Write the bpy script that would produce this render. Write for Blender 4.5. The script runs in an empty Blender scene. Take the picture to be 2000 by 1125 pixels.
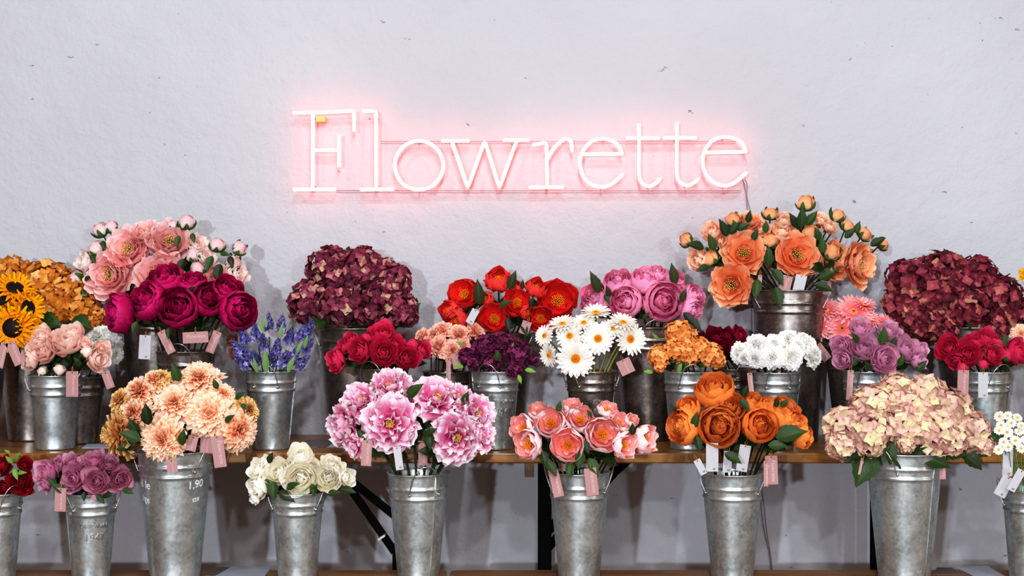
import bpy, math, random
from mathutils import Vector, Matrix, Quaternion
from math import sin, cos, pi, radians, sqrt, atan2

S = bpy.context.scene
COL = S.collection
F = 2700.0
CZ = 1.2
BENCH_Z, TABLE_Z = 0.47, 0.77
WALL_Y = 4.10
rnd = random.Random(7)

def P(px, py, d):
    return Vector(((px-1000)/F*d, d, CZ-(py-562.5)/F*d))

# ------------------------------------------------------------------ mesh tools
class MB:
    def __init__(s): s.v=[]; s.f=[]; s.c=[]
    def grid(s, rows, cols=None, close=False):
        """rows: list of lists of Vector; cols same layout of (u,v,r)"""
        b=len(s.v); n=len(rows[0])
        for j,r in enumerate(rows):
            for i,p in enumerate(r):
                s.v.append(tuple(p)); s.c.append(cols[j][i] if cols else (0,0,.5))
        for j in range(len(rows)-1):
            for i in range(n if close else n-1):
                i2=(i+1)%n
                s.f.append((b+j*n+i, b+j*n+i2, b+(j+1)*n+i2, b+(j+1)*n+i))
    def tube(s, pts, rad, n=6, c=(0,0,.5), cap=True):
        pts=[Vector(p) for p in pts]; rows=[]; up=None
        for k,p in enumerate(pts):
            a=pts[max(0,k-1)]; b=pts[min(len(pts)-1,k+1)]
            t=(b-a).normalized() if (b-a).length>1e-9 else Vector((0,0,1))
            if up is None:
                up=t.orthogonal().normalized()
            else:
                up=(up-t*up.dot(t))
                up=up.normalized() if up.length>1e-6 else t.orthogonal().normalized()
            w=t.cross(up); r=rad[k] if isinstance(rad,(list,tuple)) else rad
            rows.append([p+up*(r*cos(2*pi*i/n))+w*(r*sin(2*pi*i/n)) for i in range(n)])
        b0=len(s.v)
        cc=[[(c[0], k/(len(pts)-1), c[2])]*n for k in range(len(pts))]
        s.grid(rows,cc,True)
        if cap:
            s.f.append(tuple(b0+i for i in range(n))[::-1])
            e=b0+(len(pts)-1)*n
            s.f.append(tuple(e+i for i in range(n)))
    def ball(s, c, r, n=8, m=6, col=(0,0,.5), sz=1.0):
        rows=[]
        for j in range(m+1):
            t=pi*j/m
            rows.append([Vector(c)+Vector((r*sin(t)*cos(2*pi*i/n), r*sin(t)*sin(2*pi*i/n), -r*cos(t)*sz)) for i in range(n)])
        s.grid(rows,[[col]*n for _ in rows],True)
    def box(s, a, b, col=(0,0,.5)):
        i=len(s.v)
        for z in (a[2],b[2]):
            for y in (a[1],b[1]):
                for x in (a[0],b[0]):
                    s.v.append((x,y,z)); s.c.append(col)
        for q in ((0,2,3,1),(4,5,7,6),(0,1,5,4),(2,6,7,3),(0,4,6,2),(1,3,7,5)):
            s.f.append(tuple(i+k for k in q))
    def lathe(s, prof, n=48, col=(0,0,.5)):
        rows=[[Vector((r*sin(2*pi*i/n), -r*cos(2*pi*i/n), z)) for i in range(n)] for r,z in prof]
        s.grid(rows,[[col]*n for _ in rows],True)
    def mesh(s, name, mat, smooth=True, bevel=False):
        me=bpy.data.meshes.new(name)
        me.from_pydata(s.v,[],s.f)
        at=me.attributes.new('pc','FLOAT_COLOR','POINT')
        flat=[]
        for c in s.c: flat += [c[0],c[1],c[2],1.0]
        at.data.foreach_set('color',flat)
        if smooth: me.polygons.foreach_set('use_smooth',[True]*len(me.polygons))
        me.materials.append(mat); me.update()
        return me
    def obj(s, name, mat, parent=None, smooth=True, bev=0):
        o=bpy.data.objects.new(name, s.mesh(name,mat,smooth)); COL.objects.link(o)
        if parent: o.parent=parent
        if bev:
            m=o.modifiers.new('bevel','BEVEL'); m.width=bev; m.segments=3; m.limit_method='ANGLE'
        return o

def place(name, me, parent, mat4):
    o=bpy.data.objects.new(name, me); COL.objects.link(o)
    if parent: o.parent=parent
    o.matrix_local=mat4
    return o

def tag(o,label,cat,group=None,kind=None):
    if label: o['label']=label
    if cat: o['category']=cat
    if group: o['group']=group
    if kind: o['kind']=kind
    return o
def empty(name, loc):
    o=bpy.data.objects.new(name,None); COL.objects.link(o); o.location=loc
    o.empty_display_size=.02
    return o

# ------------------------------------------------------------------ materials
def srgb(h):
    if isinstance(h,str):
        h=h.lstrip('#'); v=[int(h[i:i+2],16)/255 for i in (0,2,4)]
    else: v=h
    return tuple((c/12.92 if c<=.04045 else ((c+.055)/1.055)**2.4) for c in v)+(1,)
def newmat(name):
    m=bpy.data.materials.new(name); m.use_nodes=True
    nt=m.node_tree; nt.nodes.clear()
    out=nt.nodes.new('ShaderNodeOutputMaterial')
    return m,nt,out
def ramp(nt, stops, fac=None, interp='LINEAR'):
    r=nt.nodes.new('ShaderNodeValToRGB'); r.color_ramp.interpolation=interp
    el=r.color_ramp.elements
    while len(el)<len(stops): el.new(.5)
    for e,(p,c) in zip(el,stops): e.position=p; e.color=srgb(c) if not (isinstance(c,tuple) and len(c)==4) else c
    if fac is not None: nt.links.new(fac, r.inputs[0])
    return r
def noise(nt, scale, detail=4, vec=None, rough=.5, dim=None):
    n=nt.nodes.new('ShaderNodeTexNoise'); n.inputs['Scale'].default_value=scale
    n.inputs['Detail'].default_value=detail; n.inputs['Roughness'].default_value=rough
    if vec is not None: nt.links.new(vec,n.inputs['Vector'])
    return n
def math_(nt, op, a, b=None, clamp=False):
    n=nt.nodes.new('ShaderNodeMath'); n.operation=op; n.use_clamp=clamp
    for i,x in enumerate((a,b)):
        if x is None: continue
        if isinstance(x,(int,float)): n.inputs[i].default_value=x
        else: nt.links.new(x,n.inputs[i])
    return n.outputs[0]
def mixc(nt, fac, a, b, mode='MIX'):
    n=nt.nodes.new('ShaderNodeMix'); n.data_type='RGBA'; n.blend_type=mode
    def put(sock,x):
        if isinstance(x,(int,float)): sock.default_value=x
        elif isinstance(x,(tuple,str)): sock.default_value=srgb(x) if isinstance(x,str) else x
        else: nt.links.new(x,sock)
    put(n.inputs['Factor'],fac); put(n.inputs['A'],a); put(n.inputs['B'],b)
    return n.outputs['Result']
def simple(name, col, rough=.5, metal=0, emit=None, es=0, spec=.5):
    m,nt,out=newmat(name)
    b=nt.nodes.new('ShaderNodeBsdfPrincipled'); b.inputs['Base Color'].default_value=srgb(col)
    b.inputs['Roughness'].default_value=rough; b.inputs['Metallic'].default_value=metal
    b.inputs['Specular IOR Level'].default_value=spec
    if emit: b.inputs['Emission Color'].default_value=srgb(emit); b.inputs['Emission Strength'].default_value=es
    nt.links.new(b.outputs[0],out.inputs[0]); return m

def petal_mat(name, vstops, back=None, var=.18, byrnd=None, rndmix=0.0, streak=.15, trans=.25, rough=.6, sat=0.0):
    """colour along the petal (vstops), optionally mixed with a ramp on the petal's random value"""
    m,nt,out=newmat(name)
    at=nt.nodes.new('ShaderNodeAttribute'); at.attribute_name='pc'
    sp=nt.nodes.new('ShaderNodeSeparateColor'); nt.links.new(at.outputs['Color'],sp.inputs[0])
    u,v,r=sp.outputs[0],sp.outputs[1],sp.outputs[2]
    # wobble v with object noise
    tc=nt.nodes.new('ShaderNodeTexCoord')
    nz=noise(nt,3.5,3,tc.outputs['Object'])
    vv=math_(nt,'ADD',v,math_(nt,'MULTIPLY',math_(nt,'SUBTRACT',nz.outputs['Fac'],.5),.35))
    c=ramp(nt,vstops,vv).outputs[0]
    if byrnd:
        rr=ramp(nt,byrnd,r).outputs[0]
        c=mixc(nt,rndmix,c,rr)
    # streaks running along the petal
    cmb=nt.nodes.new('ShaderNodeCombineXYZ')
    nt.links.new(math_(nt,'MULTIPLY',u,26),cmb.inputs[0]); nt.links.new(math_(nt,'MULTIPLY',v,2),cmb.inputs[1]); nt.links.new(math_(nt,'MULTIPLY',r,50),cmb.inputs[2])
    sn=noise(nt,1,2,cmb.outputs[0])
    val=math_(nt,'ADD',1-var/2-streak/2, math_(nt,'ADD',math_(nt,'MULTIPLY',r,var),math_(nt,'MULTIPLY',sn.outputs['Fac'],streak)))
    oi=nt.nodes.new('ShaderNodeObjectInfo')
    val=math_(nt,'MULTIPLY',val,math_(nt,'ADD',.99,math_(nt,'MULTIPLY',oi.outputs['Random'],.14)))
    if back:
        g=nt.nodes.new('ShaderNodeNewGeometry')
        c=mixc(nt,g.outputs['Backfacing'],c,back)
    hs=nt.nodes.new('ShaderNodeHueSaturation'); nt.links.new(c,hs.inputs['Color']); nt.links.new(val,hs.inputs['Value'])
    hs.inputs['Saturation'].default_value=1.0+sat
    b=nt.nodes.new('ShaderNodeBsdfPrincipled'); b.inputs['Roughness'].default_value=rough
    b.inputs['Specular IOR Level'].default_value=.22
    nt.links.new(hs.outputs[0],b.inputs['Base Color'])
    t=nt.nodes.new('ShaderNodeBsdfTranslucent'); nt.links.new(hs.outputs[0],t.inputs[0])
    mx=nt.nodes.new('ShaderNodeMixShader'); mx.inputs[0].default_value=trans
    nt.links.new(b.outputs[0],mx.inputs[1]); nt.links.new(t.outputs[0],mx.inputs[2])
    nt.links.new(mx.outputs[0],out.inputs[0])
    return m

def leaf_mat(name, a, b_, rib):
    m,nt,out=newmat(name)
    at=nt.nodes.new('ShaderNodeAttribute'); at.attribute_name='pc'
    sp=nt.nodes.new('ShaderNodeSeparateColor'); nt.links.new(at.outputs['Color'],sp.inputs[0])
    oi=nt.nodes.new('ShaderNodeObjectInfo')
    c=mixc(nt,oi.outputs['Random'],a,b_)
    ab=math_(nt,'ABSOLUTE',math_(nt,'SUBTRACT',sp.outputs[0],.5))
    mid=ramp(nt,[(0,(1,1,1,1)),(.035,(0,0,0,1))],ab).outputs[0]
    # side veins
    w=math_(nt,'SINE',math_(nt,'MULTIPLY',math_(nt,'SUBTRACT',sp.outputs[1],ab),44))
    vein=math_(nt,'MULTIPLY',math_(nt,'GREATER_THAN',w,.9),.35)
    c=mixc(nt,math_(nt,'MAXIMUM',math_(nt,'MULTIPLY',mid,.6),vein),c,rib)
    b=nt.nodes.new('ShaderNodeBsdfPrincipled'); b.inputs['Roughness'].default_value=.5
    b.inputs['Specular IOR Level'].default_value=.35
    nt.links.new(c,b.inputs['Base Color'])
    t=nt.nodes.new('ShaderNodeBsdfTranslucent'); nt.links.new(c,t.inputs[0])
    mx=nt.nodes.new('ShaderNodeMixShader'); mx.inputs[0].default_value=.15
    nt.links.new(b.outputs[0],mx.inputs[1]); nt.links.new(t.outputs[0],mx.inputs[2])
    nt.links.new(mx.outputs[0],out.inputs[0]); return m

def plaster_mat():
    m,nt,out=newmat('white plaster')
    tc=nt.nodes.new('ShaderNodeTexCoord'); o=tc.outputs['Object']
    big=noise(nt,1.3,4,o); c=ramp(nt,[(.3,'#b2b0b3'),(.7,'#bcbabd')],big.outputs['Fac']).outputs[0]
    fine=noise(nt,95,5,o,.6); med=noise(nt,13,4,o,.6)
    # sparse trowel scars: stretched noise thresholded
    mp=nt.nodes.new('ShaderNodeMapping'); mp.inputs['Scale'].default_value=(11,1,24); mp.inputs['Rotation'].default_value=(0,.5,0)
    nt.links.new(o,mp.inputs[0]); sc=noise(nt,1.9,7,mp.outputs[0],.65)
    scar=ramp(nt,[(.70,(0,0,0,1)),(.73,(1,1,1,1))],sc.outputs['Fac']).outputs[0]
    vo=nt.nodes.new('ShaderNodeTexVoronoi'); vo.inputs['Scale'].default_value=5.5; nt.links.new(o,vo.inputs['Vector'])
    pit=ramp(nt,[(.012,(1,1,1,1)),(.03,(0,0,0,1))],vo.outputs['Distance']).outputs[0]
    h=math_(nt,'ADD',math_(nt,'MULTIPLY',fine.outputs['Fac'],.30),math_(nt,'MULTIPLY',med.outputs['Fac'],1.1))
    h=math_(nt,'SUBTRACT',h,math_(nt,'MULTIPLY',scar,.35)); h=math_(nt,'SUBTRACT',h,math_(nt,'MULTIPLY',pit,.35))
    bp=nt.nodes.new('ShaderNodeBump'); bp.inputs['Strength'].default_value=1.0; bp.inputs['Distance'].default_value=.008
    nt.links.new(h,bp.inputs['Height'])
    c=mixc(nt,math_(nt,'MULTIPLY',scar,.12),c,'#a5a4a9')
    b=nt.nodes.new('ShaderNodeBsdfPrincipled'); b.inputs['Roughness'].default_value=.75; b.inputs['Specular IOR Level'].default_value=.25
    nt.links.new(c,b.inputs['Base Color']); nt.links.new(bp.outputs[0],b.inputs['Normal'])
    nt.links.new(b.outputs[0],out.inputs[0]); return m

def wood_mat(name, dark, mid, light, rough=.38, sc=1.0):
    m,nt,out=newmat(name)
    tc=nt.nodes.new('ShaderNodeTexCoord')
    mp=nt.nodes.new('ShaderNodeMapping'); mp.inputs['Scale'].default_value=(1.1*sc,14*sc,14*sc); nt.links.new(tc.outputs['Object'],mp.inputs[0])
    n1=noise(nt,2.2,6,mp.outputs[0],.6); n2=noise(nt,9,3,mp.outputs[0])
    c=ramp(nt,[(.25,dark),(.5,mid),(.72,light)],math_(nt,'ADD',math_(nt,'MULTIPLY',n1.outputs['Fac'],.8),math_(nt,'MULTIPLY',n2.outputs['Fac'],.2))).outputs[0]
    # glued lamella joints across the boards
    sp=nt.nodes.new('ShaderNodeSeparateXYZ'); nt.links.new(tc.outputs['Object'],sp.inputs[0])
    blk=noise(nt,2.3,0,tc.outputs['Object'])
    c=mixc(nt,math_(nt,'MULTIPLY',math_(nt,'GREATER_THAN',blk.outputs['Fac'],.55),.25),c,light)
    b=nt.nodes.new('ShaderNodeBsdfPrincipled'); b.inputs['Roughness'].default_value=rough
    nt.links.new(c,b.inputs['Base Color'])
    bp=nt.nodes.new('ShaderNodeBump'); bp.inputs['Strength'].default_value=.2; bp.inputs['Distance'].default_value=.002
    nt.links.new(n1.outputs['Fac'],bp.inputs['Height']); nt.links.new(bp.outputs[0],b.inputs['Normal'])
    nt.links.new(b.outputs[0],out.inputs[0]); return m

def zinc_mat(name, base, dark, light, metal=.8, rough=.42):
    m,nt,out=newmat(name)
    tc=nt.nodes.new('ShaderNodeTexCoord'); oi=nt.nodes.new('ShaderNodeObjectInfo')
    va=nt.nodes.new('ShaderNodeVectorMath'); va.operation='ADD'
    cx=nt.nodes.new('ShaderNodeCombineXYZ'); nt.links.new(math_(nt,'MULTIPLY',oi.outputs['Random'],30),cx.inputs[0])
    nt.links.new(tc.outputs['Object'],va.inputs[0]); nt.links.new(cx.outputs[0],va.inputs[1])
    n1=noise(nt,16,5,va.outputs[0],.65); n2=noise(nt,110,3,va.outputs[0],.6)
    vo=nt.nodes.new('ShaderNodeTexVoronoi'); vo.inputs['Scale'].default_value=120; nt.links.new(va.outputs[0],vo.inputs['Vector'])
    f=math_(nt,'ADD',math_(nt,'MULTIPLY',n1.outputs['Fac'],.7),math_(nt,'MULTIPLY',n2.outputs['Fac'],.3))
    c=ramp(nt,[(.32,dark),(.5,base),(.66,light)],f).outputs[0]
    sv=nt.nodes.new('ShaderNodeSeparateColor'); nt.links.new(vo.outputs['Color'],sv.inputs[0]); c=mixc(nt,.16,c,sv.outputs[0],'OVERLAY')
    b=nt.nodes.new('ShaderNodeBsdfPrincipled'); b.inputs['Metallic'].default_value=metal
    nt.links.new(c,b.inputs['Base Color'])
    nt.links.new(math_(nt,'ADD',rough-.08,math_(nt,'MULTIPLY',n1.outputs['Fac'],.18)),b.inputs['Roughness'])
    mp=nt.nodes.new('ShaderNodeMapping'); mp.inputs['Scale'].default_value=(9,9,2.2); nt.links.new(va.outputs[0],mp.inputs[0])
    n3=noise(nt,2.6,2,mp.outputs[0])
    bp=nt.nodes.new('ShaderNodeBump'); bp.inputs['Strength'].default_value=.12; bp.inputs['Distance'].default_value=.006
    nt.links.new(n3.outputs['Fac'],bp.inputs['Height']); nt.links.new(bp.outputs[0],b.inputs['Normal'])
    nt.links.new(b.outputs[0],out.inputs[0]); return m

M={}
M['wall']=plaster_mat()
M['table']=wood_mat('varnished pine','#4e2f14','#855827','#b08144',.28)
M['bench']=wood_mat('worn pine','#5a3a22','#80583a','#a27a50',.42)
M['cleat']=wood_mat('brown block','#4b2f14','#6b4520','#7c5527',.5)
M['floor']=simple('brown screed floor','#86705e',.7)
M['steel']=simple('black painted steel','#060506',.8,0,spec=.1)
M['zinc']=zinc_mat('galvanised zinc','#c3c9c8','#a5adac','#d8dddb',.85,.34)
M['zinc_shade']=zinc_mat('galvanised zinc shaded','#8f857e','#6a605a','#aba199',.9,.32)  # darker copy of zinc: shade on the table-row buckets put into the colour
M['wire']=simple('bright wire','#b9b6b0',.3,.95)
M['tagpink']=simple('dusty pink card','#ae8683',.85,spec=.15)
M['tagwhite']=simple('white card','#bab6b8',.75,spec=.15)
M['ink']=simple('white print','#cfaea9',.85)
M['black']=simple('black print','#1a1a1c',.8)
M['chalk']=simple('white chalk','#e4e9ea',.9)
M['twine']=simple('yellow raffia','#b98f45',.8)
M['paper']=simple('blue grey paper','#aeb2bb',.45)
M['paperdark']=simple('grey laminated sheet','#6a5d58',.35)
M['stemg']=simple('dark green stem','#2c3a1c',.8,spec=.12)
M['stemd']=simple('brown green stem','#232414',.8,spec=.12)
M['stemy']=simple('yellow green stem','#6d7332',.6)
M['sepal']=leaf_mat('green sepal','#33501a','#4e6e2a','#7c9850')
M['calyx']=simple('pale green calyx','#a9b594',.6)
M['leaf']=leaf_mat('dark green leaf','#1a270a','#35501a','#58702f')
M['leafo']=leaf_mat('olive leaf','#202410','#3a4220','#5a6236')
M['leafl']=leaf_mat('bright green leaf','#5e8230','#7ea244','#a4bf66')
M['leafs']=leaf_mat('soft green blade','#6c8a55','#7d9c5e','#93ad78')
M['clear']=simple('pale tube rail','#d9b4b4',.3)
M['cable']=simple('grey cable','#8c8084',.5)
M['orange_cap']=simple('amber cap','#e08a3c',.4,0,'#ff9a50',.6)
M['neon']=None
m,nt,out=newmat('pink neon glass'); e=nt.nodes.new('ShaderNodeEmission')
e.inputs[0].default_value=(1.0,.17,.16,1); e.inputs[1].default_value=9.5
nt.links.new(e.outputs[0],out.inputs[0]); M['neon']=m
M['core']=simple('shadowed core','#20180f',.9)

# flower colours ------------------------------------------------------
FM={}
FM['palepink']=petal_mat('pale pink petal',[(0,'#dd7f80'),(.4,'#efa3a0'),(.8,'#f7bdb8'),(1,'#fde0dc')],back='#f3c9c4',var=.14)
FM['shell']=petal_mat('shell petal',[(0,'#f3c6bc'),(.5,'#fbded6'),(1,'#fff2ec')],var=.12)
FM['orangep']=petal_mat('apricot petal',[(0,'#e2692f'),(.45,'#f18f58'),(.85,'#f7ad7f'),(1,'#fbd0b0')],back='#f3b48f',var=.15)
FM['apricot']=petal_mat('light apricot petal',[(0,'#ee9a6c'),(.5,'#f9c19a'),(1,'#fddfc8')],var=.12)
FM['magenta']=petal_mat('magenta petal',[(0,'#5f0028'),(.5,'#9c0048'),(.85,'#b90a5c'),(1,'#cf2a7a')],var=.25,streak=.22)
FM['coral']=petal_mat('coral red petal',[(0,'#b70f12'),(.5,'#dd2420'),(.85,'#ea3f36'),(1,'#f26253')],back='#e84a44',var=.25)
FM['rosep']=petal_mat('rose pink petal',[(0,'#c92a74'),(.45,'#ea6aa2'),(.8,'#f296bc'),(1,'#f9c4d6')],back='#efa6c2',var=.2,streak=.22)
FM['orosepetal']=petal_mat('burnt orange petal',[(0,'#a83c08'),(.4,'#dc661a'),(.75,'#ee8a38'),(1,'#f8b070')],back='#f0984e',var=.25,streak=.3)
FM['cream']=petal_mat('cream petal',[(0,'#cfd287'),(.3,'#efe9c6'),(.7,'#f8f1e0'),(1,'#fefaf2')],var=.1,streak=.08)
FM['blushran']=petal_mat('blush petal',[(0,'#f7b096'),(.5,'#fdd2c0'),(1,'#fff0e8')],back='#fcd6c8',var=.12)
FM['hotpink']=petal_mat('hot pink petal',[(0,'#8e0a34'),(.5,'#c81e50'),(.85,'#dc3364'),(1,'#ea5f85')],back='#d83a66',var=.22,streak=.22)
FM['crimson']=petal_mat('crimson petal',[(0,'#47001c'),(.6,'#83062f'),(1,'#a5163f')],var=.3)
FM['redrose']=petal_mat('dark red petal',[(0,'#5a0011'),(.6,'#96061f'),(1,'#b51a34')],var=.3)
FM['lilac']=petal_mat('lilac petal',[(0,'#b05c80'),(.5,'#d490ae'),(1,'#e8bccd')],back='#d298b2',var=.18)
FM['mauve']=petal_mat('mauve petal',[(0,'#b04e70'),(.5,'#d488a2'),(1,'#e8b8ca')],back='#c67e9c',var=.2)
FM['dahlia']=petal_mat('peach dahlia petal',[(0,'#ea6034'),(.45,'#f38d5a'),(.72,'#fabf95'),(1,'#fde4cc')],var=.16)
FM['tan']=petal_mat('tan petal',[(0,'#c9853f'),(.5,'#dca45c'),(1,'#efcd94')],var=.2)
FM['ruffle']=petal_mat('pink and white petal',[(0,'#a3145a'),(.38,'#d44a8c'),(.66,'#ea94b8'),(.88,'#f7d6e0'),(1,'#fdf1f3')],back='#f0bfd0',var=.1,streak=.28)
FM['cup']=petal_mat('salmon petal inside',[(0,'#e06a5c'),(.5,'#ee8f86'),(.85,'#f4aea6'),(1,'#fde0dc')],back='#fdeaea',var=.12)
FM['peachpom']=petal_mat('peach pompon petal',[(0,'#e88f78'),(.5,'#f1ab94'),(1,'#f7c8b4')],var=.15)
FM['whitef']=petal_mat('white petal',[(0,'#f0edd8'),(.5,'#fbf9f2'),(1,'#fffefa')],var=.04,streak=.03,trans=.42)
FM['daisyw']=petal_mat('daisy white petal',[(0,'#d9cfae'),(.4,'#efe8da'),(1,'#f7f2ea')],var=.1,streak=.12)
FM['gerberap']=petal_mat('gerbera pink petal',[(0,'#e4605a'),(.5,'#f08e8e'),(1,'#f8bcbc')],var=.16,streak=.2)
FM['sun']=petal_mat('sunflower petal',[(0,'#e07a08'),(.5,'#f5a012'),(1,'#fbb52a')],var=.25,streak=.3,sat=.1)
FM['yellow']=petal_mat('yellow petal',[(0,'#d99008'),(1,'#f2bb20')],var=.2)
FM['mustard']=petal_mat('mustard floret',[(0,'#d0a030'),(.5,'#cb7d2a'),(1,'#d68a35')],byrnd=[(0,'#a9601a'),(.35,'#cf8230'),(.7,'#e6a250'),(1,'#f4c888')],rndmix=.7,var=.25)
FM['burg']=petal_mat('burgundy floret',[(0,'#b98f70'),(.3,'#8a3a50'),(1,'#7e2b46')],byrnd=[(0,'#3c0e24'),(.35,'#74223f'),(.65,'#a04862'),(.85,'#b9727c'),(1,'#d0b894')],rndmix=.72,var=.3)
FM['burg2']=petal_mat('wine floret',[(0,'#c08a60'),(.3,'#8e3a4c'),(1,'#7a2238')],byrnd=[(0,'#420e20'),(.4,'#7e2438'),(.7,'#a34a5c'),(.9,'#b86e68'),(1,'#cf9c7a')],rndmix=.7,var=.3)
FM['plum']=petal_mat('plum floret',[(0,'#6a2048'),(1,'#84305c')],byrnd=[(0,'#3c0c28'),(.5,'#6c1f48'),(1,'#93426c')],rndmix=.7,var=.3)
FM['orhyd']=petal_mat('light orange floret',[(0,'#d98238'),(.5,'#eb9c55'),(1,'#f3b172')],byrnd=[(0,'#d8792e'),(.5,'#ec9c54'),(1,'#f6bb80')],rndmix=.6,var=.2)
FM['antique']=petal_mat('antique pink floret',[(0,'#cfc684'),(.4,'#eadfb4'),(.72,'#e8bdb0'),(1,'#c97f8a')],byrnd=[(0,'#8a4a4c'),(.25,'#cc9490'),(.5,'#e2b2aa'),(.75,'#ead8b6'),(1,'#e2da9e')],rndmix=.56,var=.2)
FM['blueviolet']=petal_mat('violet floret',[(0,'#8c86c4'),(1,'#6a62a8')],byrnd=[(0,'#352e52'),(.35,'#5c5488'),(.7,'#857cb6'),(1,'#c8c2e4')],rndmix=.75,var=.3)
FM['dusk']=petal_mat('faded rose petal',[(0,'#7a4438'),(1,'#b98070')],var=.2)
FM['budpink']=petal_mat('pink bud petal',[(0,'#9fbb86'),(.38,'#d3dcbc'),(.58,'#f3e0da'),(1,'#f3c4c6')],var=.08)
FM['budor']=petal_mat('apricot bud petal',[(0,'#a9bd7c'),(.35,'#dcd9a8'),(.58,'#f3bd94'),(1,'#f0a070')],var=.08)
FM['budhot']=petal_mat('hot pink bud petal',[(0,'#a9c07a'),(.35,'#cc3360'),(1,'#d83a66')],var=.1)
FM['budblush']=petal_mat('blush bud petal',[(0,'#b9c79a'),(.4,'#f0d5c4'),(1,'#f6e0d4')],var=.08)
FM['stamo']=petal_mat('orange stamen',[(0,'#e07410'),(1,'#f9a928')],var=.2,trans=.05)
FM['stamy']=petal_mat('yellow stamen',[(0,'#b08a30'),(1,'#e2bf62')],var=.2,trans=.05)
FM['disk']=petal_mat('orange disc',[(0,'#c8690a'),(.5,'#f09a10'),(1,'#fbbc2c')],var=.2,trans=.05)
FM['diskp']=petal_mat('salmon disc',[(0,'#c98c50'),(1,'#f0a07c')],var=.2,trans=.05)
FM['diskd']=petal_mat('dark brown disc',[(0,'#1c0d08'),(1,'#3a2012')],var=.4,trans=0)

# ------------------------------------------------------------------ petals
def petal(mb, R, az, L, W, th0, th1, cup=.2, r0=0., z0=0., ruf=0., jag=0., tip=.3, shape=.75, base=.25, nu=5, nv=6, twist=0., curl=0., rv=None, p=1.0, frq=2.5):
    """R random; az deg; th0->th1 angle from axis in degrees; widths relative"""
    a=radians(az); Rd=Vector((cos(a),sin(a),0)); T=Vector((-sin(a),cos(a),0)); Z=Vector((0,0,1))
    rv=R.random() if rv is None else rv
    ph=R.uniform(0,6.28); ph2=R.uniform(0,6.28)
    jj=[R.uniform(-1,1)*jag for _ in range(nu)]
    # centreline for arbitrary s
    def line(s):
        n=6; pos=Rd*r0+Z*z0; 
        for k in range(n):
            q=(k+.5)/n*s
            th=radians(th0+(th1-th0)*q**p + curl*max(0,q-.7)/.3)
            pos=pos+(Rd*sin(th)+Z*cos(th))*(L*s/n)
        th=radians(th0+(th1-th0)*s**p + curl*max(0,s-.7)/.3)
        return pos,th
    rows=[];cols=[]
    for j in range(nv):
        s=j/(nv-1); row=[];cr=[]
        wd=(base+(1-base)*sin(min(1,s/shape)*pi/2)) * (1 if s<shape else (1-.35*((s-shape)/(1-shape))**2))
        for i in range(nu):
            u=i/(nu-1)*2-1
            ss=s*(1-tip*u*u+jj[i]*s)
            pos,th=line(max(0,ss))
            nrm=-Rd*cos(th)+Z*sin(th)
            w=W*wd*u
            tt=T*cos(radians(twist)*s)+nrm*sin(radians(twist)*s)
            off=cup*W*wd*u*u*(0.4+.6*s)
            rf=ruf*W*s*s*(sin(u*frq+ph)+.5*sin(u*frq*2.3+ph2))
            row.append(pos+tt*w+nrm*(off+rf))
            cr.append(((u+1)/2, s, rv))
        rows.append(row);cols.append(cr)
    # winding: front face looks at flower axis
    mb.grid([r[::-1] for r in rows],[c[::-1] for c in cols])

def stamens(R, n=46, rad=.2, h=.28, z=0., ball=.07):
    mb=MB()
    for k in range(n):
        a=k*2.39996; rr=rad*sqrt((k+.5)/n); zz=z+h*R.uniform(.7,1.1)
        b=Vector((rr*.5*cos(a),rr*.5*sin(a),z)); t=Vector((rr*cos(a),rr*sin(a),zz))
        mb.tube([b,t],.012,4,(0,0,R.random()),False)
        mb.ball(t,.026,5,3,(0,1,R.random()))
    return mb

KITS={}
def finish(parts, drop=0.0):
    """normalise the kit so the bloom's radius is 1, centre its depth; return list"""
    main=parts[0][1]
    rs=sorted(sqrt(v[0]**2+v[1]**2) for v in main.v); r=rs[int(len(rs)*.985)]
    zs=sorted(v[2] for v in main.v); z0=zs[int(len(zs)*.01)]; z1=zs[int(len(zs)*.99)]; zc=(z0+z1)/2+drop
    for _,mb,_ in parts: mb.v=[(x/r,y/r,(z-zc)/r) for x,y,z in mb.v]
    return (z0-zc)/r
def kit(name, fn, variants):
    out=[]
    for k in range(variants):
        R=random.Random(hash_(name)+k)
        parts=fn(R)
        zb=finish(parts)
        out.append(([(pn,mb.mesh(name+'_'+pn,mt)) for pn,mb,mt in parts], zb))
    KITS[name]=out
def hash_(s): return sum((i+1)*ord(c) for i,c in enumerate(s))

def sepals(R,n=4,L=.42,W=.2,th0=100,th1=55,z=-.05):
    mb=MB()
    for k in range(n): petal(mb,R,k*360/n+R.uniform(-10,10),L,W,th0,th1,.3,z0=z,tip=.55,shape=.4,base=.4,nu=3,nv=5)
    return mb

def f_peony(mat, stam, nst=34, full=1.0):
    def fn(R):
        mb=MB()
        for (n,L,W,a,b,c,z) in ((8,1.02,.48,98,38,.36,0),(8,.98,.45,88,24,.4,.03),(8,.84,.38,74,8,.44,.06),(7,.64,.30,60,0,.45,.08),(int(6*full),.42,.2,45,0,.4,.1)):
            o=R.uniform(0,360)
            for k in range(n):
                petal(mb,R,o+k*360/n+R.uniform(-9,9),L*R.uniform(.9,1.06),W*R.uniform(.9,1.1),a+R.uniform(-6,6),b+R.uniform(-10,10),c,z0=z,ruf=.09,jag=.05,tip=.22,shape=.6,base=.35,nu=6,nv=7,frq=4)
        st=stamens(R,nst,.24,.34,.1)
        ce=MB(); ce.ball((0,0,.26),.095,8,5,(0,.5,.5))
        return [('petals',mb,mat),('stamens',st,stam),('centre',ce,M['sepal'] if stam is FM['stamy'] else stam),('sepals',sepals(R,5,.5,.2,100,70,-.03),M['sepal'])]
    return fn
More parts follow.
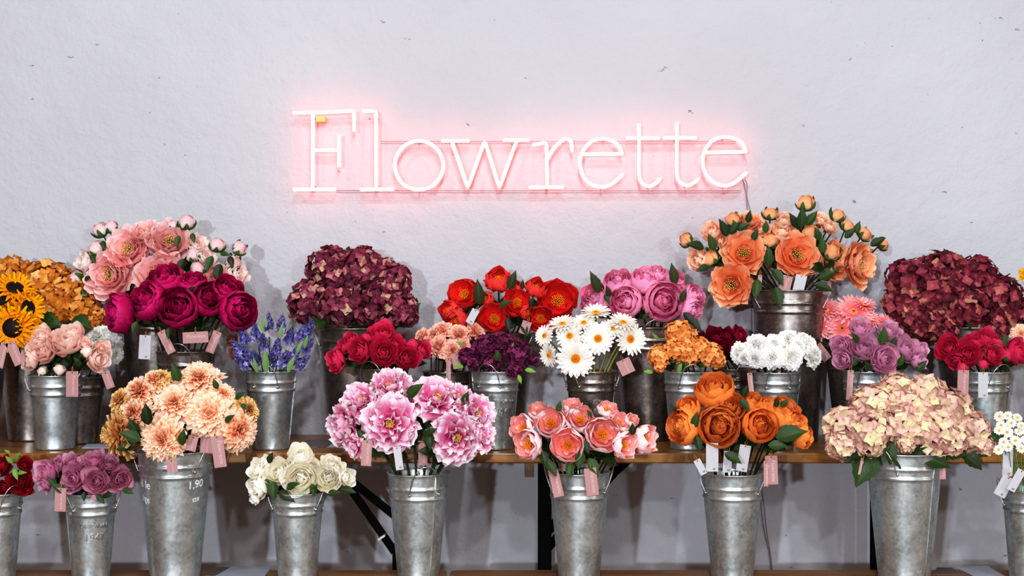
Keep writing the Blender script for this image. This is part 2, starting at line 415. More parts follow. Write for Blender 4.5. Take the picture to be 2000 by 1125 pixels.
def f_cup(mat,stam,open_=0.,nouter=6):
    def fn(R):
        mb=MB()
        o=R.uniform(0,360)
        for k in range(nouter): petal(mb,R,o+k*360/nouter*1.0+R.uniform(-8,8),1.4*R.uniform(.97,1.06),.74,102,-30+open_+R.uniform(-12,12),.5,ruf=.1,jag=.04,tip=.2,shape=.5,base=.3,nu=7,nv=8)
        o=R.uniform(0,360)
        for k in range(5): petal(mb,R,o+k*72+R.uniform(-10,10),1.15*R.uniform(.92,1.05),.58,90,-22+open_+R.uniform(-10,10),.5,z0=.05,ruf=.06,jag=.05,tip=.2,shape=.5,base=.3,nu=6,nv=7)
        for k in range(4): petal(mb,R,o+k*90+R.uniform(-20,20),.68,.24,66,10,.4,z0=.1,ruf=.2,jag=.08,tip=.2,nu=5,nv=5)
        st=stamens(R,52,.27,.42,.12)
        return [('petals',mb,mat),('stamens',st,stam),('sepals',sepals(R,4,.55,.22,105,50,-.04),M['sepal'])]
    return fn
def f_rose(mat, layers=26, open_=0., ruf=.05, jag=.03, W=.62, sep=True, calyx=False):
    def fn(R):
        mb=MB(); N=layers
        for i in range(N):
            t=(i+1)/N; az=i*137.5+R.uniform(-12,12)
            L=(.38+1.02*t)*R.uniform(.96,1.04)
            th0=35+65*t; th1=-44+28*t+open_*t**3+R.uniform(-7,7)
            petal(mb,R,az,L,(.12+(W-.1)*t**.85),th0,th1,.55-.12*t,z0=.30*(1-t),ruf=ruf,jag=jag,tip=.16,shape=.55,base=.35,nu=6,nv=7,curl=10*t,frq=3)
        out=[('petals',mb,mat)]
        if calyx:
            ca=MB()
            for k in range(6): petal(ca,R,k*60,.62,.34,105,50,.5,z0=-.02,tip=.25,nu=5,nv=5)
            out.append(('calyx',ca,M['calyx']))
        if sep: out.append(('sepals',sepals(R,5,.6,.16,115,70,-.04),M['sepal']))
        return out
    return fn
def f_english(mat,calyx=True,cmat=None):
    # outer round cup crammed with short folded inner petals
    def fn(R):
        mb=MB()
        for i in range(9):
            petal(mb,R,i*137.5,1.42*R.uniform(.95,1.05),.62,102,-36+R.uniform(-7,7),.5,ruf=.05,jag=.03,tip=.15,shape=.5,base=.35,nu=6,nv=8,curl=6)
        for i in range(8):
            petal(mb,R,i*137.5+40,1.18*R.uniform(.95,1.05),.46,88,-40+R.uniform(-8,8),.5,z0=.08,ruf=.08,jag=.05,tip=.15,nu=5,nv=6,curl=6)
        for i in range(30):
            rr=.42*sqrt((i+.5)/30)
            petal(mb,R,i*137.5+R.uniform(-30,30),.55*R.uniform(.85,1.15),.19,R.uniform(-5,25),R.uniform(-45,10),.6,r0=rr*.8,z0=.42,ruf=.25,jag=.1,tip=.1,nu=4,nv=4,rv=R.uniform(0,.9))
        out=[('petals',mb,mat)]
        if calyx:
            ca=MB()
            for k in range(6): petal(ca,R,k*60,.72,.36,108,45,.5,z0=-.03,tip=.25,nu=5,nv=5)
            out.append(('calyx',ca,cmat or M['calyx']))
        return out
    return fn
def f_dahlia(mat,n=120,W=.14,L=.62,jag=.16,dome=1.):
    def fn(R):
        mb=MB()
        for i in range(n):
            t=(i+.5)/n; az=i*137.5+R.uniform(-8,8)
            th=5+98*t**.7
            petal(mb,R,az,(L*(.55+.6*t))*R.uniform(.88,1.1),W*R.uniform(.85,1.2)*(.65+.5*t),th-14,th+14+R.uniform(-12,12),.6,r0=.18*t,z0=.32*(1-t)*dome,ruf=.25,jag=jag,tip=.05,shape=.8,base=.4,nu=4,nv=5,frq=4)
        return [('petals',mb,mat),('sepals',sepals(R,5,.5,.2,110,90,-.08),M['sepal'])]
    return fn
def f_pompon(mat,n=60):
    def fn(R):
        mb=MB()
        for i in range(n):
            t=(i+.5)/n; th=100*t**.6
            petal(mb,R,i*137.5,(.55+.3*t)*R.uniform(.9,1.1),.26,th-25,th-5+R.uniform(-15,15),.55,r0=.12*t,z0=.3*(1-t),ruf=.3,jag=.07,tip=.15,nu=5,nv=5,frq=5)
        return [('petals',mb,mat),('sepals',sepals(R,4,.5,.2,110,80,-.08),M['sepal'])]
    return fn
def f_ruffle(mat,stam):
    def fn(R):
        mb=MB()
        for (n,L,W,a,b) in ((8,1.0,.52,98,72),(8,.95,.48,84,48),(7,.82,.42,68,25),(6,.62,.32,50,5)):
            o=R.uniform(0,360)
            for k in range(n):
                petal(mb,R,o+k*360/n+R.uniform(-12,12),L*R.uniform(.85,1.1),W*R.uniform(.85,1.1),a+R.uniform(-8,8),b+R.uniform(-22,22),R.uniform(.1,.4),ruf=.26,jag=.06,tip=.12,shape=.7,base=.25,nu=9,nv=8,frq=5,curl=R.uniform(-20,40))
        st=stamens(R,30,.14,.26,.06)
        return [('petals',mb,mat),('stamens',st,stam),('sepals',sepals(R,5,.5,.2,105,80,-.03),M['sepal'])]
    return fn
def f_gerbera(mat,disk,n=24,W=.085,inner=True,discr=.2,pointed=.25,th=(84,70),ringm=None):
    def fn(R):
        mb=MB()
        for l,(L,a) in enumerate(((1.,th[0]),(.9,th[1]))):
            for k in range(n):
                petal(mb,R,k*360/n+l*180/n+R.uniform(-3,3),(L-discr*.6)*R.uniform(.92,1.03),W*R.uniform(.9,1.15),a+R.uniform(-5,5),a+R.uniform(-4,14),.25,r0=discr*.6,z0=.02*l,ruf=.1,jag=.04,tip=pointed,shape=.55,base=.45,nu=4,nv=5)
        if inner:
            for k in range(26):
                petal(mb,R,k*137.5,.3*R.uniform(.8,1.1),.045,55,45,.2,r0=discr*.8,z0=.04,tip=.3,nu=3,nv=3,rv=.2)
        d=MB()
        for k in range(80):
            rr=discr*sqrt((k+.5)/80)*1.15; a=k*2.39996
            d.ball((rr*cos(a),rr*sin(a),.06+.05*(1-(rr/discr)**2)),.024,5,3,(0,rr/discr*.8,R.random()),1.6)
        d.ball((0,0,.03),discr*1.05,14,6,(0,0,.2),.35)
        return [('petals',mb,mat),('disc',d,disk),('sepals',sepals(R,6,.3,.08,110,95,-.02),M['sepal'])]
    return fn
def f_hydra(mat, n=120, fr=.2, zmin=-.45, jit=.6, pw=.5, flat=1., core=.76):
    def fn(R):
        mb=MB(); co=MB(); co.ball((0,0,-.02),core,16,10,(0,1,0),flat)
        for i in range(n):
            z=1-(1-zmin)*(i+.5)/n; a=i*2.39996; rr=sqrt(max(0,1-z*z))
            nr=Vector((rr*cos(a),rr*sin(a),z*flat)); 
            c=nr*R.uniform(.8,1.08)
            nn=(nr+Vector((R.uniform(-1,1),R.uniform(-1,1),R.uniform(-1,1)))*jit).normalized()
            q=nn.to_track_quat('Z','Y').to_matrix()@Matrix.Rotation(R.uniform(0,6.28),3,'Z')
            s=fr*R.uniform(.8,1.2); rv=R.random(); tmp=MB()
            for k in range(4):
                petal(tmp,R,k*90+R.uniform(-8,8),1,pw,R.uniform(62,80),R.uniform(70,100),R.uniform(-.1,.35),ruf=.1,tip=.33,shape=.66,base=.12,nu=5,nv=5,rv=min(1,max(0,rv+R.uniform(-.15,.15))))
            b=len(mb.v)
            for v in tmp.v: mb.v.append(tuple(c+q@(Vector(v)*s)))
            mb.c+=tmp.c; mb.f+=[tuple(b+x for x in f) for f in tmp.f]
        return [('florets',mb,mat),('core',co,mat)]
    return fn
def f_bud(mat):
    def fn(R):
        mb=MB(); mb.ball((0,0,-.22),.74,14,10,(0,.3,.5),1.05)
        mb.c=[(0,min(1,max(0,(v[2]+1)/1.5)),.5) for v in mb.v]
        for k in range(4): petal(mb,R,k*90+R.uniform(-15,15),2.2,.8,97,-64+R.uniform(-8,8),.42,z0=-1.05,r0=0.02,tip=.15,nu=7,nv=8,base=.35,twist=18)
        se=MB()
        for k in range(5): petal(se,R,k*72+R.uniform(-12,12),R.uniform(1.7,2.5),.52,106,-38+R.uniform(-8,30),.4,z0=-1.12,tip=.45,shape=.4,nu=5,nv=6,base=.4)
        return [('petals',mb,mat),('sepals',se,M['sepal'])]
    return fn
def f_spike(mat):
    def fn(R):
        # built along +Z; radius about 1, height about 6.5
        mb=MB()
        n=44
        for i in range(n):
            t=i/n; z=-2.2+4.6*t; rr=(.95*(1-t)**.5+.1)*R.uniform(.6,1.15); a=i*2.39996+R.uniform(-.3,.3)
            nr=Vector((cos(a),sin(a),R.uniform(-.1,.5))).normalized()
            c=Vector((rr*cos(a),rr*sin(a),z))
            q=nr.to_track_quat('Z','Y').to_matrix()@Matrix.Rotation(R.uniform(0,6.28),3,'Z')
            s=(.85*(1-t)**.6+.22)*R.uniform(.8,1.2); rv=R.random()*(1-.6*t); tmp=MB()
            for k in range(5): petal(tmp,R,k*72,1,.3,40,80+R.uniform(-25,25),.3,tip=.35,nu=3,nv=4,rv=min(1,rv+R.uniform(0,.25)))
            b=len(mb.v)
            for v in tmp.v: mb.v.append(tuple(c+q@(Vector(v)*s)))
            mb.c+=tmp.c; mb.f+=[tuple(b+x for x in f) for f in tmp.f]
        ax=MB(); ax.tube([(0,0,-3),(0,0,3)],.07,5)
        return [('florets',mb,mat),('spike_axis',ax,M['stemg'])]
    return fn

kit('peony_pale',f_peony(FM['palepink'],FM['stamy']),3)
kit('peony_shell',f_rose(FM['shell'],18,10,.12,.08),2)
kit('peony_orange',f_peony(FM['orangep'],FM['stamy'],34,1.3),3)
kit('peony_apricot',f_rose(FM['apricot'],18,12,.12,.08),2)
kit('bud_pink',f_bud(FM['budpink']),2); kit('bud_orange',f_bud(FM['budor']),2)
kit('bud_hot',f_bud(FM['budhot']),1); kit('bud_blush',f_bud(FM['budblush']),1)
kit('ranunculus_magenta',f_english(FM['magenta']),3)
kit('peony_coral',f_cup(FM['coral'],FM['stamo'],12,7),3)
kit('peony_coral_shut',f_cup(FM['coral'],FM['stamo'],-22,7),2)
kit('peony_rose',f_english(FM['rosep']),3)
kit('rose_orange',f_english(FM['orosepetal'],True),3)
kit('ranunculus_cream',f_rose(FM['cream'],24,14,.05,.03,.6),3)
kit('ranunculus_blush',f_rose(FM['blushran'],22,10,.05,.03,.6),3)
kit('ranunculus_hot',f_rose(FM['hotpink'],24,8,.06,.04,.6),3)
kit('rose_crimson',f_rose(FM['crimson'],20,15,.1,.06),2)
kit('rose_dark_red',f_rose(FM['redrose'],20,15,.1,.06),2)
kit('ranunculus_lilac',f_rose(FM['lilac'],24,8,.05,.03,.6),3)
kit('rose_mauve',f_rose(FM['mauve'],24,18,.05,.03,.58),3)
kit('dahlia_peach',f_dahlia(FM['dahlia'],120,.155,.62),3)
kit('dahlia_tan',f_dahlia(FM['tan'],120,.12,.62,.1),2)
kit('peony_ruffled',f_ruffle(FM['ruffle'],FM['stamy']),3)
kit('peony_cup',f_cup(FM['cup'],FM['stamo'],6,6),4)
kit('pompon_peach',f_pompon(FM['peachpom']),2)
kit('carnation_white',f_pompon(FM['whitef'],95),3)
kit('daisy_white',f_gerbera(FM['daisyw'],FM['disk'],20,.105,False,.22,.12),3)
kit('gerbera_pink',f_gerbera(FM['gerberap'],FM['diskp'],22,.095,False,.16,.25,(82,66)),3)
kit('sunflower',f_gerbera(FM['sun'],FM['diskd'],18,.13,False,.4,.6,(84,68)),2)
kit('yellow_flower',f_dahlia(FM['yellow'],70,.2,.6),1)
kit('hydrangea_mustard',f_hydra(FM['mustard'],85,.27,jit=.45),3)
kit('hydrangea_burgundy',f_hydra(FM['burg'],115,.235,jit=.5),3)
kit('hydrangea_wine',f_hydra(FM['burg2'],78,.31,jit=.5),3)
kit('hydrangea_plum',f_hydra(FM['plum'],70,.26),2)
kit('hydrangea_orange',f_hydra(FM['orhyd'],38,.34,jit=.25),3)
kit('hydrangea_antique',f_hydra(FM['antique'],64,.345,jit=.38),3)
kit('delphinium',f_spike(FM['blueviolet']),3)
kit('rose_faded',f_rose(FM['dusk'],12,25,.1,.1),1)
FM['diskc']=petal_mat('yellow disc',[(0,'#f0a818'),(1,'#ffd038')],var=.1,trans=.05)
kit('chamomile',f_gerbera(FM['daisyw'],FM['diskc'],12,.17,False,.2,.12,(88,80)),2)

def leafmesh(name, mat, W=.24, serr=0., bend=25, R=random.Random(3), base=.1, pk=.42):
    mb=MB(); nu,nv=5,11; rows=[];cols=[]
    y=0;z=0
    for j in range(nv):
        s=j/(nv-1)
        if j: 
            th=radians(bend*(s-.35)); y+=cos(th)/(nv-1); z-=sin(th)/(nv-1)
        w=W*(sin(pi*s**.72)**1.15 if 0<s<1 else 0)+.012*(1-s)
        w*=(1+serr*(1 if j%2 else -1))
        row=[];cr=[]
        for i in range(nu):
            u=i/(nu-1)*2-1
            row.append(Vector((w*u, y, z+abs(u)*w*.35))); cr.append(((u+1)/2,s,.5))
        rows.append(row);cols.append(cr)
    mb.grid(rows,cols)
    return mb.mesh(name,mat)
LEAF={'d':leafmesh('leaf',M['leaf'],.25,.05),'o':leafmesh('leaf',M['leafo'],.22,.04),'l':leafmesh('leaf',M['leafl'],.2,0,40),
      's':leafmesh('leaf',M['leafs'],.13,0,18),'h':leafmesh('leaf',M['leaf'],.33,.09,35)}

# ------------------------------------------------------------------ setting
def wall():
    mb=MB(); mb.box((-4.2,WALL_Y,0),(4.2,WALL_Y+.15,3.4))
    o=mb.obj('wall_back',M['wall'],smooth=False); o['kind']='structure'
    mb=MB(); mb.box((-4.2,-4.5,-.1),(4.2,WALL_Y+.15,0))
    o=mb.obj('floor',M['floor'],smooth=False); o['kind']='structure'
wall()

TY0,TY1=3.60,4.06
BY0,BY1=3.335,3.583
def slab(name,x0,x1,y0,y1,z,th,mat,parent,rc=.02,n=6):
    """board with rounded plan corners; local to parent at origin"""
    mb=MB(); pts=[]
    for cx,cy,a0 in ((x1-rc,y1-rc,0),(x0+rc,y1-rc,90),(x0+rc,y0+rc,180),(x1-rc,y0+rc,270)):
        for k in range(n+1):
            a=radians(a0+90*k/n); pts.append((cx+rc*cos(a),cy+rc*sin(a)))
    N=len(pts)
    e=.004; cx=(x0+x1)/2; cy=(y0+y1)/2
    def ins(p,d): 
        return (p[0]-math.copysign(min(d,abs(p[0]-cx)),p[0]-cx), p[1]-math.copysign(min(d,abs(p[1]-cy)),p[1]-cy))
    rings=[(z-th,e),(z-th+e,0),(z-e,0),(z-e*.3,e*.3),(z,e)]
    rows=[[Vector((*ins(p,d),zz)) for p in pts] for zz,d in rings]
    mb.grid(rows,None,True)
    b=len(mb.v); mb.f.append(tuple(range(b-N,b))); mb.f.append(tuple(range(N))[::-1])
    o=mb.obj(name,mat,parent,smooth=False); return o
def bar(mb,a,b,w,d):
    """rectangular bar from a to b, w in the XZ plane, d in Y"""
    a=Vector(a);b=Vector(b);t=(b-a).normalized(); s=Vector((t.z,0,-t.x))*(w/2); y=Vector((0,d/2,0))
    i=len(mb.v)
    for p in (a,b):
        for q in (-s-y,s-y,s+y,-s+y): mb.v.append(tuple(p+q)); mb.c.append((0,0,.5))
    for q in ((0,3,2,1),(4,5,6,7),(0,1,5,4),(1,2,6,5),(2,3,7,6),(3,0,4,7)): mb.f.append(tuple(i+k for k in q))

def table(x0,x1,label,legs):
    r=empty('folding_table',((x0+x1)/2,(TY0+TY1)/2,0)); tag(r,label,'table','folding tables along the wall')
    off=Vector(r.location)
    def fix(o): o.location=-off; return o
    fix(slab('tabletop',x0,x1,TY0,TY1,TABLE_Z,.027,M['table'],r))
    for kind,x,dirn in legs:
        mb=MB()
        for yy in (TY0+.07,TY1-.07): bar(mb,(x,yy,0.0),(x,yy,TABLE_Z-.027),.030,.012)
        bar(mb,(x,(TY0+.07),.10),(x,(TY0+.071),.13),.03,.03)
        mb.box((x-.015,TY0+.07,.10),(x+.015,TY1-.07,.125))
        fix(mb.obj('leg',M['steel'],r,smooth=False))
        if kind=='brace':
            mb=MB(); yb=TY0+.1
            zt=TABLE_Z-.027
            bar(mb,(x+dirn*.222,yb,zt),(x,yb,zt-.196),.026,.010)
            bar(mb,(x+dirn*.21,yb+.02,zt-.012),(x+dirn*.0,yb+.02,zt-.25),.022,.010)
            fix(mb.obj('brace',M['steel'],r,smooth=False))
        mb=MB()
        pts=[(-.14,zz) for zz in ()]
        hw=.140
        mb.v=[(x-hw,TY0+.10,TABLE_Z-.0275),(x+hw,TY0+.10,TABLE_Z-.0275),(x+hw-.035,TY0+.10,TABLE_Z-.040),(x+.07,TY0+.10,TABLE_Z-.062),(x-.07,TY0+.10,TABLE_Z-.062),(x-hw+.035,TY0+.10,TABLE_Z-.040)]
        mb.v+= [(a,b+.02,c) for a,b,c in mb.v]; mb.c=[(0,0,.5)]*12
        mb.f=[(0,5,4,3,2,1),(6,7,8,9,10,11)]+[(k,(k+1)%6,(k+1)%6+6,k+6) for k in range(6)]
        if kind=='plate': fix(mb.obj('hinge_plate',M['steel'],r,smooth=False))
    return r
d=3.67
xl=(771-1000)/F*d; xm=(1066-1000)/F*d; xr=(1772-1000)/F*d
t1=table(-2.05,(903-1000)/F*3.6,'brown varnished pine folding table on black steel legs, left of the two tables',[('plain',-1.85,1)])
t2=table((921-1000)/F*3.6,2.15,'brown varnished pine folding table on black steel legs, right of the two tables',[('brace',xm,1),('plate',xr,1)])
# left table: pair of long diagonal braces leading down to its right leg
mb=MB(); yb=3.72
a1=P(684,938,yb); b1=P(785,1018,yb); a2=P(664,925,yb+.02); b2=P(771,1078,yb+.02)
bar(mb,a1,b1,.021,.01); bar(mb,a2,b2,.021,.01)
c1=b2; c0=Vector((b2.x,b2.y,0)); bar(mb,c1,c0,.012,.01)
mb.v=[tuple(Vector(v)-Vector(t1.location)) for v in mb.v]
mb.obj('brace',M['steel'],t1,smooth=False)
mb=MB(); q=P(746,1048,yb-.0); bar(mb,q+Vector((-.009,-.0,-.006)),q+Vector((.009,0,.006)),.006,.035)
mb.v=[tuple(Vector(v)-Vector(t1.location)) for v in mb.v]; mb.obj('rivet',M['wire'],t1,smooth=False)
# wooden stop block under the right table
mb=MB(); p0=P(1025,908,3.64); p1=P(1043,930,3.64); mb.box((p0.x,3.62,p1.z),(p1.x,3.70,TABLE_Z-.0275))
mb.v=[tuple(Vector(v)-Vector(t2.location)) for v in mb.v]; mb.obj('stop_block',M['cleat'],t2,smooth=False)

def bench(x0,x1,label):
    r=empty('bench',((x0+x1)/2,(BY0+BY1)/2,0)); tag(r,label,'bench','benches in front of the tables')
    off=Vector(r.location)
    o=slab('seat',x0,x1,BY0,BY1,BENCH_Z,.027,M['bench'],r); o.location=-off
    for x in (x0+.22,x1-.22):
        mb=MB()
        for yy in (BY0+.04,BY1-.04): bar(mb,(x,yy,0),(x,yy,BENCH_Z-.0275),.03,.012)
        mb.box((x-.012,BY0+.04,.12),(x+.012,BY1-.04,.145))
        o=mb.obj('leg',M['steel'],r,smooth=False); o.location=-off
bench(-2.1,(873-1000)/F*3.58,'worn brown wooden bench under the front buckets, left of the two')
bench((880-1000)/F*3.58,2.2,'worn brown wooden bench under the front buckets, right of the two')

# ------------------------------------------------------------------ buckets
def bucket_body(rt,rb,h,rings,mat):
    mb=MB(); prof=[]
    def R(z): return rb+(rt-rb)*(z/h)
    prof.append((0.0001,.004)); prof.append((rb-.006,.004)); prof.append((rb-.004,0)); prof.append((rb,0)); prof.append((rb+.0012,.004)); prof.append((R(.006),.007))
    zs=[.2*h,.4*h,.6*h]
    for z in zs: prof.append((R(z),z))
    for g in sorted(rings,reverse=True):
        zc=h-g
        prof += [(R(zc-.009),zc-.009),(R(zc-.0055),zc-.0055),(R(zc)+.0014,zc-.003),(R(zc)+.0030,zc),(R(zc)+.0014,zc+.003),(R(zc+.0055),zc+.0055),(R(zc+.009),zc+.009)]
    prof += [(R(h-.012),h-.012),(R(h-.006),h-.006),(rt+.0005,h-.004),(rt+.0022,h-.002),(rt+.0018,h),(rt-.0004,h+.0004),(rt-.0022,h-.002),(rt-.003,h-.008),(R(h*.5)-.003,h*.5),(rb-.003,.006),(.0001,.006)]
    mb.lathe(prof,56)
    # folded seam
    a=2.6
    return mb
def bucket(key, px, wpx, rimy, surf, D, phi, label, big=False, mat='zinc', text=False, seam=None, taper=None, handles=(1,1)):
    zs = BENCH_Z if surf=='b' else TABLE_Z
    x=(px-1000)/F*D
    rt=wpx/2/F*D*1.0
    zrim=CZ-(rimy-562.5)/F*(D-rt)
    h=zrim-zs
    tp=taper or (.66 if h>.25 else .72)
    rb=rt*tp
    r=empty('flower_bucket',(x,D,zs+.0005)); tag(r,label,'bucket','galvanised flower buckets')
    g=(.037,.061) if h>.25 else (.030,.051)
    bm=bucket_body(rt,rb,h,g,M[mat]); bm.obj('body',M[mat],r)
    sa=radians(seam if seam is not None else phi+90)
    sm=MB(); pts=[((rb+(rt-rb)*k/6+.0006)*sin(sa),-(rb+(rt-rb)*k/6+.0006)*cos(sa),.006+(h-.012)*k/6) for k in range(7)]
    sm.tube(pts,.0016,5); sm.obj('seam',M[mat],r)
    for side,on in ((0,handles[0]),(180,handles[1])):
        if not on: continue
        a0=radians(phi+side); half=radians(30)
        ze=h-(g[0]+g[1])/2
        re=rb+(rt-rb)*ze/h
        mb=MB(); pts=[]
        e1=Vector((re*1.03*sin(a0-half),-re*1.03*cos(a0-half),ze)); e2=Vector((re*1.03*sin(a0+half),-re*1.03*cos(a0+half),ze))
        mid=(e1+e2)/2; outd=Vector((sin(a0),-cos(a0),0))
        hh=g[1]*.98+.012; lean=.22
        N=14
        for k in range(N+1):
            t=pi*k/N; c=-cos(t); s_=sin(t)**.75
            pts.append(mid+(e2-e1)*.5*c+Vector((0,0,hh))*s_+outd*(hh*lean+re*.13)*s_**.8)
        mb.tube([pts[0]-Vector((0,0,.004))]+pts+[pts[-1]-Vector((0,0,.004))],.0013,6)
        ho=mb.obj('handle',M['wire'],r)
        mb=MB()
        for e in (e1,e2): mb.ball(e,.0036,8,5)
        mb.obj('rivets',M['wire'],ho)
    return dict(o=r,x=x,D=D,rt=rt,rb=rb,h=h,z=zs,key=key)

def text_mesh(txt,size,mat,name='lettering',ext=.0):
    cu=bpy.data.curves.new(name,'FONT'); cu.body=txt; cu.size=size; cu.align_x='CENTER'; cu.extrude=ext; cu.resolution_u=3
    o=bpy.data.objects.new(name,cu); COL.objects.link(o)
    dg=bpy.context.evaluated_depsgraph_get(); dg.update()
    me=bpy.data.meshes.new_from_object(o.evaluated_get(dg)); 
    bpy.data.objects.remove(o); bpy.data.curves.remove(cu)
    me.materials.clear(); me.materials.append(mat); me.name=name
    return me
def text_on_bucket(B,txt,size,ang,zfrom_top,mat,out=.0008,tilt=0,ext=0.,name='lettering'):
    me=text_mesh(txt,size,mat,name,ext)
    a0=radians(ang)
    for v in me.vertices:
        x,y,z=v.co; y2=y+x*tilt
        zz=B['h']-zfrom_top+y2; R=B['rb']+(B['rt']-B['rb'])*zz/B['h']+out+z
        a=a0+x/R
        v.co=(R*sin(a),-R*cos(a),zz)
    o=bpy.data.objects.new(name,me); COL.objects.link(o); o.parent=B['o']; return o

B={}
def addb(key,*a,**k): B[key]=bucket(key,*a,**k)
DF=3.46
G='galvanised metal flower bucket '
addb('redrose',-6,96,968,'b',DF,55,'small '+G+'cut by left edge holding dark red roses')
addb('mauve',178,97,968,'b',DF,-58,'small embossed '+G+'holding mauve roses on the bench',seam=-80)
addb('dahlia',342,143,887,'b',DF,76,'tall '+G+'with white chalk writing holding peach dahlias')
addb('cream',581,102,967,'b',DF,84,'small '+G+'holding cream ranunculus on the bench')
addb('ruffle',817,120,930,'b',DF,17,'medium '+G+'holding pink and white ruffled peonies',seam=38)
addb('cup',1131,120,928,'b',DF,86,'medium '+G+'holding blush peonies with orange centres')
addb('orange',1430,120,930,'b',DF,80,'medium '+G+'holding burnt orange roses on the bench')
addb('antique',1766,148,890,'b',DF,-56,'tall '+G+'holding antique pink hydrangeas on the bench')
addb('chamomile',2008,96,962,'b',DF,60,'small '+G+'cut by right edge holding tiny daisies')
DM=3.70; DB=3.925
addb('sunflower',-52,131,650,'t',DM+.02,70,'tall '+G+'at left edge holding sunflowers',mat='zinc_shade',handles=(0,0))
addb('mustard',62,131,641,'t',DB,80,'tall '+G+'behind the sunflowers holding mustard hydrangeas',mat='zinc_shade')
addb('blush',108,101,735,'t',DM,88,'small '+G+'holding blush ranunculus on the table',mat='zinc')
addb('whitecar',155,98,738,'t',3.84,80,'small '+G+'holding white carnations behind blush ranunculus',mat='zinc_shade',handles=(0,0))
addb('palepeony',308,136,600,'t',DB,85,'tallest left '+G+'holding pale pink peonies',mat='zinc_shade',taper=.72)
addb('magenta',363,112,688,'t',3.74,0,'medium '+G+'holding magenta peony roses on the table',mat='zinc_shade')
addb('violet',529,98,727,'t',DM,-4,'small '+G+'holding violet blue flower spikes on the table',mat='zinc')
addb('burgundy',692,140,642,'t',DB,75,'tall '+G+'holding the left burgundy hydrangeas',mat='zinc_shade')
addb('hotpink',748,100,722,'t',DM,-22,'small '+G+'holding hot pink ranunculus left of centre',mat='zinc_shade')
addb('peachpom',872,90,728,'t',3.80,60,'small '+G+'holding peach pompon flowers on the table',mat='zinc_shade',handles=(0,0))
addb('coral',975,137,652,'t',DB,80,'tall '+G+'holding coral red peonies against the wall',mat='zinc_shade')
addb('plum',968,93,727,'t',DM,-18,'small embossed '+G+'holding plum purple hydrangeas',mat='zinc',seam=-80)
addb('daisy',1155,99,727,'t',DM,-62,'small embossed '+G+'holding white daisies on the table',mat='zinc_shade',seam=70)
addb('rosepeony',1264,131,640,'t',DB,10,'tall '+G+'holding rose pink peonies against the wall',mat='zinc_shade')
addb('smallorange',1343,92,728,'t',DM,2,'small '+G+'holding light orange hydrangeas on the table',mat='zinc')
addb('crimson',1432,82,722,'t',3.84,20,'small '+G+'holding crimson roses, half hidden behind another',mat='zinc_shade')
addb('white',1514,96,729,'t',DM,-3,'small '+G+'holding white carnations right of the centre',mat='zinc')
addb('orangepeony',1541,139,567,'t',DB,86,'tallest right '+G+'holding apricot orange peonies',mat='zinc_shade',taper=.80)
addb('gerbera',1672,120,680,'t',DB-.02,60,'medium '+G+'holding pink gerberas, hidden behind lilac ranunculus',mat='zinc_shade',handles=(0,0))
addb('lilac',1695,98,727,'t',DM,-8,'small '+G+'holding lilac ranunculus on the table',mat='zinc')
addb('wine',1893,130,640,'t',DB,-75,'tall '+G+'holding wine red hydrangeas on the right',mat='zinc_shade')
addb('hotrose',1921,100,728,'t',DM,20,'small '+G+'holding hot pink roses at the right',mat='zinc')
addb('edge',2075,130,660,'t',DM+.1,20,'tall '+G+'beyond the right edge holding yellow blooms',mat='zinc_shade')

text_on_bucket(B['mauve'],'ORIGINAL',.0165,26,.083,M['wire'],.0008,0,.0014,'embossing')
text_on_bucket(B['mauve'],'1947',.026,26,.115,M['wire'],.0008,0,.0014,'embossing')
for k,a in (('plum',25),('daisy',12)):
    text_on_bucket(B[k],'ORIGINAL',.0150,a,.084,M['wire'],.0008,0,.0014,'embossing')
    text_on_bucket(B[k],'1947',.022,a,.112,M['wire'],.0008,0,.0014,'embossing')
c=B['dahlia']
text_on_bucket(c,'el le',.028,-47,.087,M['chalk'],tilt=-.12,name='chalk_writing')
text_on_bucket(c,'age',.024,-46,.122,M['chalk'],tilt=-.2,name='chalk_writing')
text_on_bucket(c,'1,90',.027,50,.088,M['chalk'],tilt=.1,name='chalk_writing')
text_on_bucket(c,'tte',.019,52,.122,M['chalk'],tilt=.15,name='chalk_writing')

